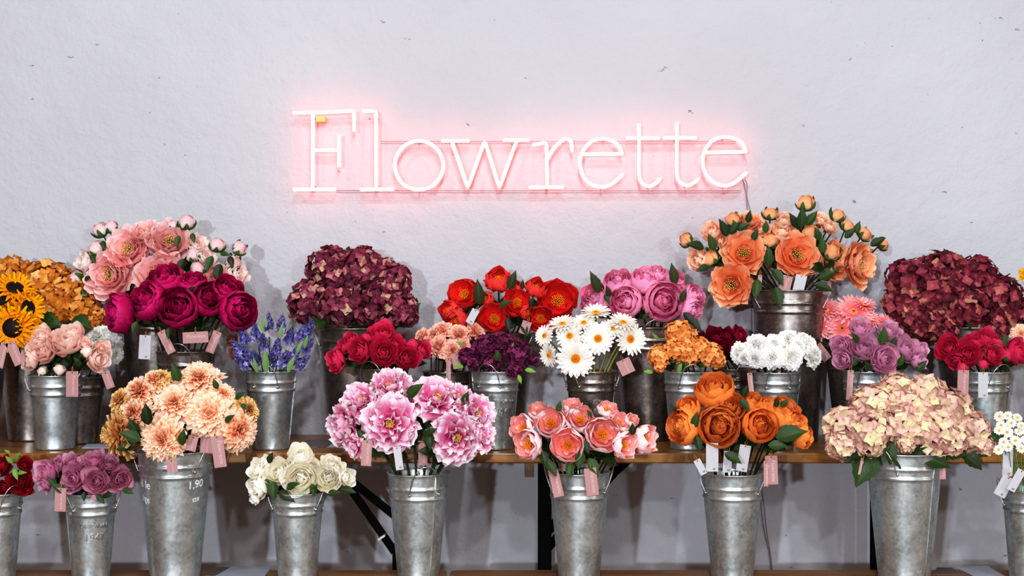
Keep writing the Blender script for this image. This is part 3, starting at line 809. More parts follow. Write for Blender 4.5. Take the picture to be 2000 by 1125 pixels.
# ------------------------------------------------------------------ flowers
ORD=['leftmost','second from left','third from left','fourth from left','fifth from left','sixth from left','seventh from left','eighth from left','ninth from left','tenth from left']
ROWN={1:[''],2:['upper row','lower row'],3:['top row','middle row','bottom row'],4:['top row','second row','third row','bottom row']}
FLOW={}
def spline(p0,p1,p2,n=8):
    return [p0*(1-t)**2+p1*2*t*(1-t)+p2*t*t for t in [k/n for k in range(n+1)]]
def bunch(key, kindlabel, nm, cat, heads, where, stem='stemd', stemr=.0024, leaf='d', leafn=1, leaflen=.055, fwd=.75, back=0., tilt=.35, lean=.9, Dc=None, alt={}):
    """heads: (px,py,r[,kit[,tx,tz[,dd]]])"""
    b=B[key]; R=random.Random(hash_(key))
    xs=[h[0] for h in heads]; ys=[h[1] for h in heads]
    cx=(min(xs)+max(xs))/2; rx=max(30,(max(xs)-min(xs))/2); cy=(min(ys)+max(ys))/2; ry=max(20,(max(ys)-min(ys))/2)
    D0=b['D']; rw=rx/F*D0
    n=len(heads); nr=1 if n<4 else 2 if n<9 else 3 if n<16 else 4
    order=sorted(range(n),key=lambda i:ys[i]); per=math.ceil(n/nr); rowof={}
    for k,i in enumerate(order): rowof[i]=k//per
    out=[]
    for i,h in enumerate(heads):
        px,py,r=h[:3]; kt=h[3] if len(h)>3 and h[3] else kindlabel[0]
        u=(px-cx)/rx; m=(py-cy)/ry
        if len(h)>4 and h[4] is not None: tx,tz=h[4],h[5]
        else: tx=u*lean; tz=tilt-m*.45
        fw=min(rw,.16)*fwd*(sqrt(max(0,1-.75*u*u))*(.15+.85*(m+1)/2))+back
        if len(h)>6: fw=h[6]
        d=D0-fw
        d=min(d, WALL_Y-.035-r/F*3.9*1.0)
        c=P(px,py,d); sc=r/F*d*(1.0 if ('hydra' in kt or 'daisy' in kt or 'gerbera' in kt) else 1.1)
        f=Vector((tx,-1,tz)).normalized()
        if 'bud' in kt: f=Vector((tx*.8,-.55,max(.25,tz*.6)+.25)).normalized()
        parts,zb=KITS[kt][R.randrange(len(KITS[kt]))]
        q=f.to_track_quat('Z','Y').to_matrix().to_4x4()@Matrix.Rotation(R.uniform(0,6.28),4,'Z')
        jit=Matrix.Diagonal((R.uniform(.95,1.05),R.uniform(.95,1.05),R.uniform(.9,1.1),1))
        # stem
        dirx=max(-1,min(1,(c.x-b['x'])/max(.05,rw))); diry=max(-1,min(1,(c.y-b['D'])/.12))
        rim=Vector((b['x']+b['rt']*.72*dirx, b['D']+b['rt']*.6*diry, b['z']+b['h']))
        bot=Vector((b['x']-b['rb']*.45*dirx, b['D']-b['rb']*.4*diry, b['z']+.012))
        hb=c+f*(zb*sc)
        pre=hb-f*min(.05,sc*1.2)-Vector((0,0,.012))
        name=alt.get(kt,(None,nm))[1] if kt in alt else nm
        root=empty(name,bot)
        kl=alt[kt][0] if kt in alt else kindlabel[1]
        rr=rowof[i]; rowm=sorted([j for j in range(n) if rowof[j]==rr],key=lambda j:xs[j])
        k=rowm.index(i)
        pos=('rightmost' if k==len(rowm)-1 and k>0 else ORD[k])
        rn=ROWN[nr][rr]
        lab=f"{kl}, {pos}{' in '+rn if rn else ''} {where}"
        if len(lab.split())>16: lab=lab.replace(' half open','').replace(' in the ',' in ')
        if len(lab.split())>16: lab=lab.replace('of the ','of ').replace('closed ','').replace('round ','')
        tag(root,lab,alt[kt][2] if kt in alt and len(alt[kt])>2 else cat,f"{nm.replace('_',' ')} stems {where}")
        mat=Matrix.Translation(c-bot)@q@jit@Matrix.Scale(sc,4)
        first=place('bloom' if 'bud' not in kt else 'bud',parts[0][1],root,mat)
        for pn,me in parts[1:]:
            o=place(pn,me,first,Matrix.Identity(4))
        sm=MB()
        pts=[bot-bot, (rim+bot)/2-bot]
        low=[Vector((0,0,0)),(rim-bot)*.5,(rim-bot)]
        up=spline(rim-bot,(rim-bot)*.45+(pre-bot)*.55+Vector((0,0,(pre.z-rim.z)*.12)),pre-bot,6)[1:]
        sm.tube(low+up+[hb-bot+f*(.15*sc)],stemr*(.8 if r<17 else 1),6)
        sm.obj('stem',M[stem],root)
        path=low+up
        if leafn and r>15:
            for q_ in range(leafn+(1 if r>20 else 0)):
                t=R.choice([-2,-3,-2,-4]); base=path[t]
                if (base+bot).z < b['z']+b['h']-.005: base=path[-3]
                az=R.uniform(0,6.28); dr=Vector((cos(az)*.8+dirx*.5,sin(az)*.4-.25,R.uniform(-.1,.7))).normalized()
                nrm=Vector((R.uniform(-.4,.4),-1,R.uniform(0,.8)))
                x_=dr.cross(nrm).normalized(); n_=x_.cross(dr).normalized()
                L=leaflen*R.uniform(.8,1.35)
                mt=Matrix((( x_.x,dr.x,n_.x,0),(x_.y,dr.y,n_.y,0),(x_.z,dr.z,n_.z,0),(0,0,0,1)))
                place('leaf',LEAF[leaf],root,Matrix.Translation(base)@mt@Matrix.Scale(L,4))
        out.append((root,px,py,c,bot,d))
    FLOW[key]=out
    return out
def leafat(key, px, py, lpx, ang, kind='d', dd=.0, ty=.5, abs_d=None):
    """leaf whose base is at px,py pointing ang degrees clockwise from up"""
    fl=min(FLOW[key],key=lambda f:(f[1]-px)**2+(f[2]-py)**2)
    d=(fl[5]-dd) if abs_d is None else abs_d
    p=P(px,py,d); L=lpx/F*d
    a=radians(ang); dr=Vector((sin(a),-.25,cos(a))).normalized()
    nrm=Vector((0,-1,ty)); x_=dr.cross(nrm).normalized(); n_=x_.cross(dr).normalized()
    mt=Matrix((( x_.x,dr.x,n_.x,0),(x_.y,dr.y,n_.y,0),(x_.z,dr.z,n_.z,0),(0,0,0,1)))
    place('leaf',LEAF[kind],fl[0],Matrix.Translation(p-fl[4])@mt@Matrix.Scale(L,4))

bunch('mustard',('hydrangea_mustard','mustard orange hydrangea'),'hydrangea','flower',
 [(18,540,48),(82,548,52),(138,562,42),(98,600,48),(155,600,42),(186,622,26),(40,598,44),(176,640,24)],'of the far left bunch',leaf='h',leafn=1,leaflen=.09,stemr=.003)
for a in ((70,625,60,100),(90,635,60,130),(120,630,60,150),(105,640,50,-120),(140,625,50,110),(85,615,46,160)): leafat('mustard',*a,kind='h',dd=.05)
bunch('sunflower',('sunflower','yellow orange sunflower'),'sunflower','flower',
 [(0,577,44,None,.3,.5),(24,640,46,None,.1,.05),(56,602,38,None,1.6,.3),(30,560,38,None,.7,1.3),(58,640,30,None,1.5,-.3),(-40,640,44)],'at the left edge',leaf='h',leaflen=.07,stemr=.004)
bunch('blush',('ranunculus_blush','blush pink ranunculus'),'ranunculus','flower',
 [(83,684,29,None,-.1,.3),(76,662,25,None,-.3,.9),(133,668,31,None,.1,.8),(142,651,22,None,0,1.2),(60,702,22,None,-1.3,.1),(191,702,25,None,1.2,.1),(171,688,13,'bud_blush'),(165,672,15,'ranunculus_blush',.5,.8),(82,725,10,'bud_blush',-.3,-.3),(116,722,12,'bud_blush',.1,-.4),(200,682,16,None,.8,.6),(112,660,16,None,0,1)],
 'of the blush bunch',alt={'bud_blush':('small closed blush bud','ranunculus_bud')},leafn=2,leaflen=.04)
bunch('whitecar',('carnation_white','white ruffled carnation'),'carnation','flower',
 [(188,656,22),(216,672,24),(224,694,18),(172,664,16),(206,645,12)],'beside the blush ranunculus',leafn=1,leaflen=.035)
bunch('palepeony',('peony_pale','pale pink open peony'),'peony','flower',
 [(214,537,46,None,-.25,.15),(250,487,44,None,-.15,.35),(330,472,41,None,.25,.5),(308,537,46,None,.0,.35),(283,453,30,None,0,1.2),
  (165,512,20,'peony_shell'),(382,478,22,'peony_shell'),(398,502,22,'peony_shell'),(426,547,30,'peony_pale',.5,.5),(462,535,24,'peony_shell'),(455,560,18,'peony_shell'),(195,568,22,'peony_shell',-.6,-.6,.03),
  (196,449,16,'bud_pink',-.5,1),(217,442,14,'bud_pink',.2,1),(188,484,16,'bud_pink',-.7,.8),(148,543,16,'bud_pink',-1.5,.2),(364,433,17,'bud_pink',.2,1.2),(338,439,10,'bud_pink',0,1),(424,478,15,'bud_pink',.4,1),(468,484,15,'bud_pink',.8,.8),(454,512,16,'bud_pink',.3,.5),(377,497,15,'bud_pink',-.2,.6),(385,525,17,'bud_pink',0,.3)],
 'of the pale pink bunch',alt={'peony_shell':('shell pink half open peony','peony'),'bud_pink':('round pink and green peony bud','peony_bud')},leafn=3,leaflen=.05,fwd=.5)
for a in ((165,548,20,60),(178,497,22,150),(350,460,26,190),(360,505,34,200),(352,520,30,235),(415,500,34,200),(430,515,40,190),(430,495,22,100),(160,565,25,150),(375,455,22,165),(448,500,26,160),(290,540,20,180),(340,540,22,150),(200,470,22,160)):
    leafat('palepeony',*a,kind='d',dd=.03)
bunch('magenta',('ranunculus_magenta','magenta full peony rose'),'peony_rose','flower',
 [(236,612,37,None,-1.3,.1),(290,590,37,None,-.5,.6),(325,550,33,None,-.1,1.1),(349,601,39,None,.0,.3),(376,556,27,None,.2,1.3),(408,584,33,None,.4,.4),(442,570,30,None,.6,.9),(464,606,37,None,.75,.05)],
 'of the magenta bunch',leafn=2,leaflen=.04,stemr=.0028)
for a in ((365,570,22,60),(268,628,26,200),(330,640,24,180)): leafat('magenta',*a,kind='d',dd=.04)
sp=[]
for i,(x,y) in enumerate([(525,628),(476,655),(499,648),(550,632),(567,655),(590,650),(604,640),(602,675),(464,680),(484,690),(515,668),(541,678),(576,690),(500,700),(470,705),(592,705),(530,700),(556,700)]):
    sp.append((x,y,12,None,None,None))
def spikes():
    b=B['violet']; R=random.Random(5); out=[]
    for i,(x,y,r,_,_,_) in enumerate(sp):
        dx=(x-529)/80; fr=.05*sqrt(max(0,1-dx*dx))*((y-620)/90)+.0
        d=b['D']-fr; c=P(x,y,d)
        base=Vector((b['x']+b['rb']*.3*dx,b['D']-fr*.3,b['z']+.012))
        rim=Vector((b['x']+b['rt']*.8*dx,b['D']-fr*.6,b['z']+b['h']))
        dr=(c-rim).normalized(); dr=(dr+Vector((dx*.2,-.1,.35))).normalized()
        root=empty('delphinium',base)
        rank=sorted([s_[0] for s_ in sp]).index(x)
        row='upper' if y<655 else ('middle' if y<685 else 'lower')
        same=sorted([s_[0] for s_ in sp if ('upper' if s_[1]<655 else ('middle' if s_[1]<685 else 'lower'))==row])
        tag(root,f"violet blue flower spike, {ORD[same.index(x)]} of the {row} spikes",'flower','violet blue flower spikes')
        q=dr.to_track_quat('Z','Y').to_matrix().to_4x4()@Matrix.Rotation(R.uniform(0,6.28),4,'Z')
        sc=r/F*d*.95
        parts,zb=KITS['delphinium'][i%3]
        first=place('bloom',parts[0][1],root,Matrix.Translation(c-base)@q@Matrix.Scale(sc,4))
        place('spike_axis',parts[1][1],first,Matrix.Identity(4))
        mb=MB(); mb.tube([Vector((0,0,0)),rim-base,c-dr*(2.6*sc)-base],.0018,5); mb.obj('stem',M['stemg'],root)
        out.append((root,x,y,c,base,d))
    FLOW['violet']=out
spikes()
for a in ((521,728,52,-2),(562,728,42,24),(503,728,34,-12),(548,660,34,10),(515,650,28,-20),(580,690,30,25),(520,640,26,0),(595,680,30,15)): leafat('violet',*a,kind='s',abs_d=3.62)
def faded():
    b=B['violet']
    o=bunch
bunch('burgundy',('hydrangea_burgundy','burgundy hydrangea head'),'hydrangea','flower',
 [(642,522,50),(700,522,52),(764,545,46),(598,590,48),(655,592,50),(735,595,52),(785,600,38),(650,497,22),(800,618,22)],'of the left burgundy bunch',leaf='h',leafn=2,leaflen=.08,stemr=.003,fwd=.6)
for a in ((680,640,60,-50),(690,640,60,50),(760,640,50,40),(650,640,50,-60),(700,625,50,-80),(720,625,50,70)): leafat('burgundy',*a,kind='h',dd=-.02)
bunch('hotpink',('ranunculus_hot','hot pink ranunculus'),'ranunculus','flower',
 [(657,704,22,None,-1,.0),(672,678,17),(702,686,25),(745,654,27,None,0,1.),(749,689,28,None,.1,.3),(795,699,25,None,.3,.3),(826,685,18,'ranunculus_hot',.8,.6),(686,664,17),(714,661,13,'bud_hot'),(806,672,13,'bud_hot',-.2,.8),(775,672,17)],
 'of the hot pink bunch left of centre',alt={'bud_hot':('closed hot pink bud','ranunculus_bud')},leafn=3,leaflen=.04)
bunch('peachpom',('pompon_peach','peach pink pompon flower'),'pompon_flower','flower',
 [(822,656,16),(862,642,20),(856,674,23),(899,652,22),(884,685,22),(932,646,20),(836,668,16),(905,675,16),(845,652,16),(893,700,14)],'of the peach pompon bunch',leafn=1,leaflen=.03)
bunch('plum',('hydrangea_plum','plum purple hydrangea'),'hydrangea','flower',
 [(910,695,21),(943,674,28),(985,664,24),(1014,690,32),(1006,724,18),(1042,702,13),(962,702,24),(925,710,15)],'of the plum bunch',leaf='l',leafn=1,leaflen=.035)
for a,k in (((905,675,18,-60),'l'),((905,718,22,-70),'l'),((1025,722,24,100),'l'),((1012,732,20,160),'l'),((1000,678,10,20),'l'),((970,705,22,10),'h')): leafat('plum',*a,kind=k,dd=.03)
bunch('coral',('peony_coral','coral red open peony'),'peony','flower',
 [(878,606,22,'peony_coral_shut',-.8,.5),(907,575,30,None,-.3,.3),(974,546,28,'peony_coral_shut',0,.9),(966,622,29,'peony_coral',.0,.1),(1010,591,28,None,.1,.3),(1048,562,22,'peony_coral_shut',.4,.9),(1089,587,37,None,.1,.15),(1056,622,26,'peony_coral',-.1,.0),(893,624,22,'peony_coral_shut',-.5,-.3),(950,583,15,'peony_coral_shut'),(1008,560,14,'peony_coral_shut',0,1),(1030,610,16,'peony_coral_shut')],
 'of the coral red bunch',alt={'peony_coral_shut':('coral red half open peony','peony')},leafn=5,leaflen=.05,leaf='o')
for a in ((995,566,42,18),(937,595,52,-5),(1020,565,20,3),(975,600,30,60),(1035,600,24,20),(920,622,25,150),(990,620,30,170),(1020,630,30,160)): leafat('coral',*a,kind='o',dd=.03)
bunch('daisy',('daisy_white','large white daisy'),'daisy','flower',
 [(1098,630,31,None,-.35,2.0),(1164,607,32,None,0,2.6),(1218,627,31,None,.4,1.9),(1112,655,29,None,-.25,.45),(1168,661,33,None,0,.25),(1233,662,35,None,.35,.1),(1124,701,38,None,-.1,-.1),(1070,694,26,None,-1.3,-.15),(1062,655,22,None,-.8,.4),(1196,640,26,None,.2,1.2),(1140,628,26,None,-.1,1.4)],
 'of the daisy bunch',stem='stemy',leafn=0,stemr=.003)
bunch('rosepeony',('peony_rose','rose pink full peony'),'peony','flower',
 [(1167,584,29,None,-.6,.5),(1207,554,27,None,-.2,1),(1222,590,32,None,-.3,.2),(1259,550,27,None,.1,1.2),(1295,589,39,None,.05,.15),(1283,535,18,None,0,1.4),(1352,580,24,None,.8,.5),(1347,606,24,None,.8,-.2),(1318,545,19,None,.4,1),(1150,598,16,None,-.8,.2),(1325,570,18,None,.4,.6)],
 'of the rose pink bunch',leafn=3,leaflen=.05,leaf='o')
for a in ((1170,572,48,-22),(1318,555,44,-10),(1190,580,26,-15),(1255,625,22,40),(1330,590,30,20),(1335,610,34,140),(1338,620,46,130),(1180,575,24,150)): leafat('rosepeony',*a,kind='o',dd=.05)
bunch('smallorange',('hydrangea_orange','light orange hydrangea'),'hydrangea','flower',
 [(1327,648,31),(1285,695,25),(1318,682,25),(1350,690,25),(1392,692,26),(1405,704,17),(1287,715,14),(1340,665,24),(1368,676,22)],'of the light orange bunch',leaf='l',leafn=1,leaflen=.03)
for a in ((1285,664,18,-40),(1275,728,20,-80),(1325,728,22,15)): leafat('smallorange',*a,kind='l',dd=.02)
bunch('crimson',('rose_crimson','crimson rose'),'rose','flower',
 [(1399,658,22),(1444,657,21),(1369,661,13),(1415,680,19),(1440,690,16),(1422,655,16)],'behind the white carnations',leafn=2,leaflen=.04)
bunch('white',('carnation_white','white ruffled carnation'),'carnation','flower',
 [(1442,689,20),(1476,672,23),(1512,671,21),(1543,660,21),(1474,701,20),(1508,698,24),(1548,698,25),(1582,673,21),(1592,697,21),(1560,678,20),(1452,700,14),(1572,660,14)],'right of the centre',leafn=3,leaflen=.035)
bunch('orangepeony',('peony_orange','apricot orange open peony'),'peony','flower',
 [(1453,495,42,None,-.15,.25),(1428,557,39,None,-.35,-.1),(1557,499,42,None,.05,.15),(1630,508,38,'peony_orange',1.0,.1),(1679,516,42,'peony_orange',.9,.0),(1463,434,25,'peony_orange',-.1,1.2),(1390,453,23,'peony_apricot',-.6,.8),(1532,432,20,'peony_apricot',0,1),(1527,452,24,'peony_apricot',0,.9),(1363,508,22,'peony_apricot',-1.2,.0),(1604,430,17,'peony_apricot',.3,1),(1620,443,16,'peony_apricot',.5,.8),(1405,470,16,'peony_apricot'),(1485,447,18,'peony_apricot'),
  (1339,468,14,'bud_orange',-1.4,.4),(1387,503,16,'bud_orange',-.7,.1),(1431,428,15,'bud_orange',-.5,1),(1505,417,15,'bud_orange',0,1.2),(1573,396,17,'bud_orange',0,1.4),(1505,469,15,'bud_orange',0,.3),(1584,452,17,'bud_orange',.2,.8),(1624,491,17,'bud_orange',.0,.0,.12),(1636,420,14,'bud_orange',.4,1.2),(1655,441,14,'bud_orange',.5,1),(1689,457,15,'bud_orange',.9,.8),(1724,477,13,'bud_orange',1.4,.6)],
 'of the apricot bunch',alt={'peony_apricot':('pale apricot half open peony','peony'),'bud_orange':('round apricot and green peony bud','peony_bud')},leafn=3,leaflen=.045,fwd=.5)
for a in ((1420,462,40,-25),(1425,458,32,35),(1395,490,38,-20),(1375,485,40,-75),(1555,445,34,-25),(1565,445,42,0),(1575,440,36,35),(1460,435,26,10),(1440,450,30,60),(1500,520,40,0),(1510,525,40,150),(1495,455,26,0),(1600,470,30,-20),(1605,495,34,0),(1650,465,30,45),(1700,480,34,60),(1670,455,26,20),(1385,520,30,-110),(1600,545,46,60),(1590,555,40,110),(1515,560,46,170),(1480,545,40,190),(1470,470,26,20)):
    leafat('orangepeony',*a,kind='d',dd=.03)
bunch('gerbera',('gerbera_pink','salmon pink gerbera'),'gerbera','flower',
 [(1668,606,42,None,.05,.9),(1613,603,32,None,-.7,1.4),(1600,637,35,None,-.5,.5),(1645,640,36,None,-.1,.45),(1690,592,26,None,.3,2),(1733,628,26,None,.4,1.3),(1768,656,24,None,.8,.6),(1700,622,26,None,.2,1),(1640,608,22,None,-.2,1.6)],
 'of the gerbera bunch',leafn=0,stemr=.003,fwd=.35)
bunch('lilac',('ranunculus_lilac','lilac ranunculus'),'ranunculus','flower',
 [(1681,643,24,None,-.1,1),(1735,648,22,None,.2,1),(1642,675,20,None,-.6,.4),(1648,702,21,None,-.7,.1),(1688,681,26,None,0,.6),(1728,701,28,None,.1,.15),(1771,684,26,None,.4,.5),(1792,706,18,None,1,.2),(1800,684,15,None,1,.5),(1745,676,18)],
 'of the lilac bunch',leafn=2,leaflen=.045)
for a in ((1675,670,26,-30),(1722,675,40,5),(1740,680,26,20),(1665,715,26,20),(1700,725,26,-30),(1755,715,26,20),(1790,725,30,40)): leafat('lilac',*a,kind='d',dd=.02)
bunch('wine',('hydrangea_wine','wine red hydrangea head'),'hydrangea','flower',
 [(1772,545,48),(1838,522,47),(1908,540,50),(1764,592,46),(1832,585,52),(1800,628,42),(1900,598,52),(1962,578,46),(1985,615,42),(1950,640,30),(1848,645,28),(1865,560,44)],'of the far right bunch',leaf='h',leafn=1,leaflen=.09,stemr=.003,fwd=.6)
for a in ((1930,650,60,140),(1940,640,50,160),(1900,650,40,170)): leafat('wine',*a,kind='h',dd=0)
bunch('hotrose',('ranunculus_hot','deep pink rose'),'rose','flower',
 [(1853,680,27,None,-.5,.4),(1889,692,26,None,-.2,.3),(1927,662,23,None,.1,1),(1906,668,20,None,-.1,.9),(1940,694,21,None,.2,.3),(1987,688,27,None,.6,.5),(1921,712,11,'bud_hot',0,0),(1968,694,13,'bud_hot',.1,.5),(1870,705,20,None,-.4,-.2),(1948,672,14,'bud_hot'),(1880,718,12,'bud_hot',-.1,-.8)],
 'of the deep pink bunch at the right',alt={'bud_hot':('closed deep pink bud','rose_bud')},leafn=3,leaflen=.04)
bunch('edge',('yellow_flower','yellow flower'),'yellow_flower','flower',[(2006,532,16),(2040,560,30)],'at the right edge',leafn=0,fwd=.2)
bunch('edge',('dahlia_peach','small peach dahlia'),'dahlia','flower',[(1993,652,19),(2030,640,25)],'at the right edge',leafn=0,fwd=.2)

bunch('redrose',('rose_dark_red','dark red rose'),'rose','flower',
 [(4,910,22),(40,941,25,None,.2,.2),(8,953,17),(49,908,15,None,.5,.8),(-28,935,24),(55,958,10,None,.8,-.2)],'at the lower left edge',leafn=2,leaflen=.04)
for a in ((25,905,22,-40),(30,900,22,30),(28,915,26,160),(20,885,14,-60),(35,925,20,80)): leafat('redrose',*a,kind='l',dd=.03)
bunch('mauve',('rose_mauve','dusty mauve rose'),'rose','flower',
 [(91,924,28,None,-.6,.2),(144,934,24,None,-.15,.1),(189,940,28,None,.05,.15),(236,936,25,None,.45,.1),(184,900,24,None,.1,1),(140,904,20,None,-.2,.9),(214,907,20,None,.3,.8),(112,908,17,None,-.4,.9),(165,915,16),(88,948,14,None,-.8,-.6)],
 'of the mauve bunch',leafn=2,leaflen=.04)
for a in ((130,960,34,-60),(110,950,26,-40),(190,965,26,140),(200,970,22,80),(240,955,26,110),(165,960,20,180)): leafat('mauve',*a,kind='d',dd=.03)
bunch('dahlia',('dahlia_peach','peach shaggy dahlia'),'dahlia','flower',
 [(388,736,42,None,.15,1.0),(339,784,42,None,-.05,.45),(408,808,46,None,.15,.1),(315,859,44,None,-.1,-.05),(257,808,38,None,-.5,.3),(270,760,36,None,-.4,1.0),(471,842,42,None,1.1,-.1),(436,768,28,None,.6,.9),
  (224,850,50,'dahlia_tan',-2.2,-.3),(233,780,30,'dahlia_tan',-1,1),(314,735,22,'dahlia_tan',0,1.6),(487,800,28,'dahlia_tan',1.6,.6),(300,740,28,None,-.2,1.2)],
 'of the peach dahlia bunch',alt={'dahlia_tan':('tan coloured faded dahlia','dahlia')},leafn=3,leaflen=.05,stemr=.003)
for a in ((290,830,46,-5),(292,815,30,-15),(270,850,40,-25),(275,860,46,-65),(350,745,40,-18),(440,825,26,50),(425,760,24,-20),(460,780,26,50),(355,870,36,10),(265,870,40,-100),(470,790,20,120)): leafat('dahlia',*a,kind='d',dd=.03)
bunch('cream',('ranunculus_cream','cream white ranunculus'),'ranunculus','flower',
 [(588,890,27,None,-.05,1.1),(545,922,27,None,-.2,.4),(587,935,34,None,0,.1),(642,932,28,None,.15,.3),(503,918,20,None,-.7,.5),(504,953,23,None,-1.1,-.3),(676,932,19,None,1,.1),(611,912,18),(646,905,18,None,.2,1),(520,903,14),(660,915,15),(570,908,16),(498,975,12,None,-1,-.8)],
 'of the cream bunch',leafn=2,leaflen=.045)
for a in ((525,905,26,20),(535,940,40,180),(545,960,40,120),(560,955,30,60),(610,945,26,170),(612,965,24,20),(665,955,34,100),(640,965,28,80),(520,935,30,170)): leafat('cream',*a,kind='d',dd=.02)
bunch('ruffle',('peony_ruffled','pink and white ruffled peony'),'peony','flower',
 [(760,752,44,None,-.05,1.2),(705,780,42,None,-.5,.8),(668,835,48,None,-1.5,-.1),(762,827,54,None,-.05,.1),(855,775,48,None,.2,.8),(895,772,30,None,.4,1),(893,855,50,None,.2,.0),(935,806,38,None,.7,.5),(942,846,36,None,1.1,.2),(690,872,26,None,-1,-.7),(805,770,28,None,.1,.9)],
 'of the ruffled peony bunch',leafn=3,leaflen=.06,stem='stemg',stemr=.0032)
for a in ((795,775,44,50),(700,840,34,150),(840,845,36,180),(830,850,30,60),(905,790,30,20),(705,810,30,100)): leafat('ruffle',*a,kind='d',dd=.02)
bunch('cup',('peony_cup','blush cupped peony'),'peony','flower',
 [(1021,836,25,None,-.7,.4),(1032,868,30,None,-.7,-.1),(1076,826,31,None,-.15,.5),(1133,820,28,None,.05,.6),(1109,870,34,None,-.1,.1),(1177,849,36,None,.1,.25),(1219,869,28,None,.8,.0),(1208,828,22,None,.4,.8),(1259,858,28,None,1.4,.1),(1233,822,15,None,.7,1.),(1052,803,20,None,-.3,1.4),(1119,796,19,None,0,1.5),(1186,800,20,None,.3,1.4)],
 'of the blush peony bunch',leafn=4,leaflen=.05)
for a in ((1090,805,24,10),(1140,860,30,160),(1060,880,36,170),(1150,895,40,150),(1135,880,40,190),(1235,850,26,0),(1155,815,18,-30),(1070,900,36,150),(1115,900,36,190)): leafat('cup',*a,kind='d',dd=0)
bunch('orange',('rose_orange','burnt orange full rose'),'rose','flower',
 [(1395,765,36,None,-.3,1.2),(1337,832,36,None,-1.3,.1),(1404,833,40,None,-.05,.2),(1425,798,30,None,.1,.7),(1470,788,22,None,.2,1),(1484,831,34,None,.1,.2),(1527,808,34,None,.5,.9),(1548,830,28,None,.9,.3),(1568,853,24,None,1.4,-.2),(1345,800,24,None,-.6,.9),(1500,795,20,None,.3,1)],
 'of the burnt orange bunch',leafn=3,leaflen=.05)
for a in ((1515,855,64,75),(1520,850,44,60),(1360,850,34,170),(1450,775,26,20),(1445,780,30,140),(1515,795,22,10),(1525,795,22,40),(1320,805,18,-30),(1355,835,34,10),(1500,870,40,90),(1415,885,40,120)): leafat('orange',*a,kind='d',dd=.04)
bunch('antique',('hydrangea_antique','antique pink and green hydrangea'),'hydrangea','flower',
 [(1648,835,46),(1703,790,48),(1752,765,44),(1812,770,46),(1862,800,46),(1902,842,44),(1700,848,48),(1762,822,50),(1825,845,52),(1640,868,34),(1928,872,22),(1865,860,34),(1770,868,20),(1780,790,44)],
 'of the antique pink bunch',leaf='h',leafn=1,leaflen=.09,stemr=.0035,fwd=.6)
for a in ((1700,870,62,-120),(1700,880,80,-155),(1690,875,60,-100),(1720,870,50,170),(1745,880,50,150),(1790,880,50,200),(1800,890,60,110),(1830,880,60,95),(1860,880,40,60),(1880,885,50,130),(1740,860,50,185),(1780,860,50,170),(1830,870,40,170)): leafat('antique',*a,kind='h',dd=-.02)

# chamomile sprigs
def chamomile():
    b=B['chamomile']; R=random.Random(12); out=[]
    pts=[]
    rows=[(812,[1952,1970,1990,2010,2032]),(828,[1958,1978,1997,2018,2040]),(843,[1950,1967,1988,2006,2028,2050]),(860,[1962,1985,2003,2024,2045]),(876,[1948,1972,1994,2014,2036])]
    for ri,(y,xs) in enumerate(rows):
        for k,x in enumerate(xs):
            px=x+R.uniform(-3,3); py=y+R.uniform(-4,4); r=R.uniform(9.5,12.5) if (px,py)!=0 else 12
            d=b['D']-.02-.012*ri+R.uniform(-.01,.01); c=P(px,py,d)
            dx=(px-2008)/60
            base=Vector((b['x']+b['rb']*.3*dx,b['D'],b['z']+.012)); rim=Vector((b['x']+b['rt']*.6*dx,b['D']-.01,b['z']+b['h']))
            root=empty('chamomile',base)
            tag(root,f"tiny white yellow-eyed daisy, {ORD[k]} in the {['top','second','middle','fourth','bottom'][ri]} row at right edge",'flower','tiny daisies at the right edge')
            f=Vector((dx*.5+R.uniform(-.4,.4),-1,R.uniform(.1,.9))).normalized()
            parts,zb=KITS['chamomile'][k%2]; sc=r/F*d
            first=place('bloom',parts[0][1],root,Matrix.Translation(c-base)@f.to_track_quat('Z','Y').to_matrix().to_4x4()@Matrix.Scale(sc,4))
            for pn,me in parts[1:]: place(pn,me,first,Matrix.Identity(4))
            mb=MB(); hb=c-f*.004
            mid=(rim+hb)/2+Vector((dx*.01,0,-.008))
            mb.tube([Vector((0,0,0)),rim-base,mid-base,hb-base],.0011,5)
            # feathery side shoots
            for q in range(3):
                t=R.uniform(.2,.8); p0=rim.lerp(mid,t); az=R.uniform(0,6.28)
                mb.tube([p0-base,p0+Vector((cos(az)*.012,sin(az)*.006,.03))-base],.0008,4)
            mb.obj('stem',M['leafs'] if k%2 else M['stemy'],root)
            out.append((root,px,py,c,base,d))
    FLOW['chamomile']=out
chamomile()
# faded roses squeezed in beside the violet spikes
bunch('violet',('rose_faded','faded brown pink rose'),'rose','flower',[(452,664,14,None,-.4,.5,-.05),(456,692,13,None,-.5,.2,-.05)],'left of the violet spikes',leafn=1,leaflen=.03)

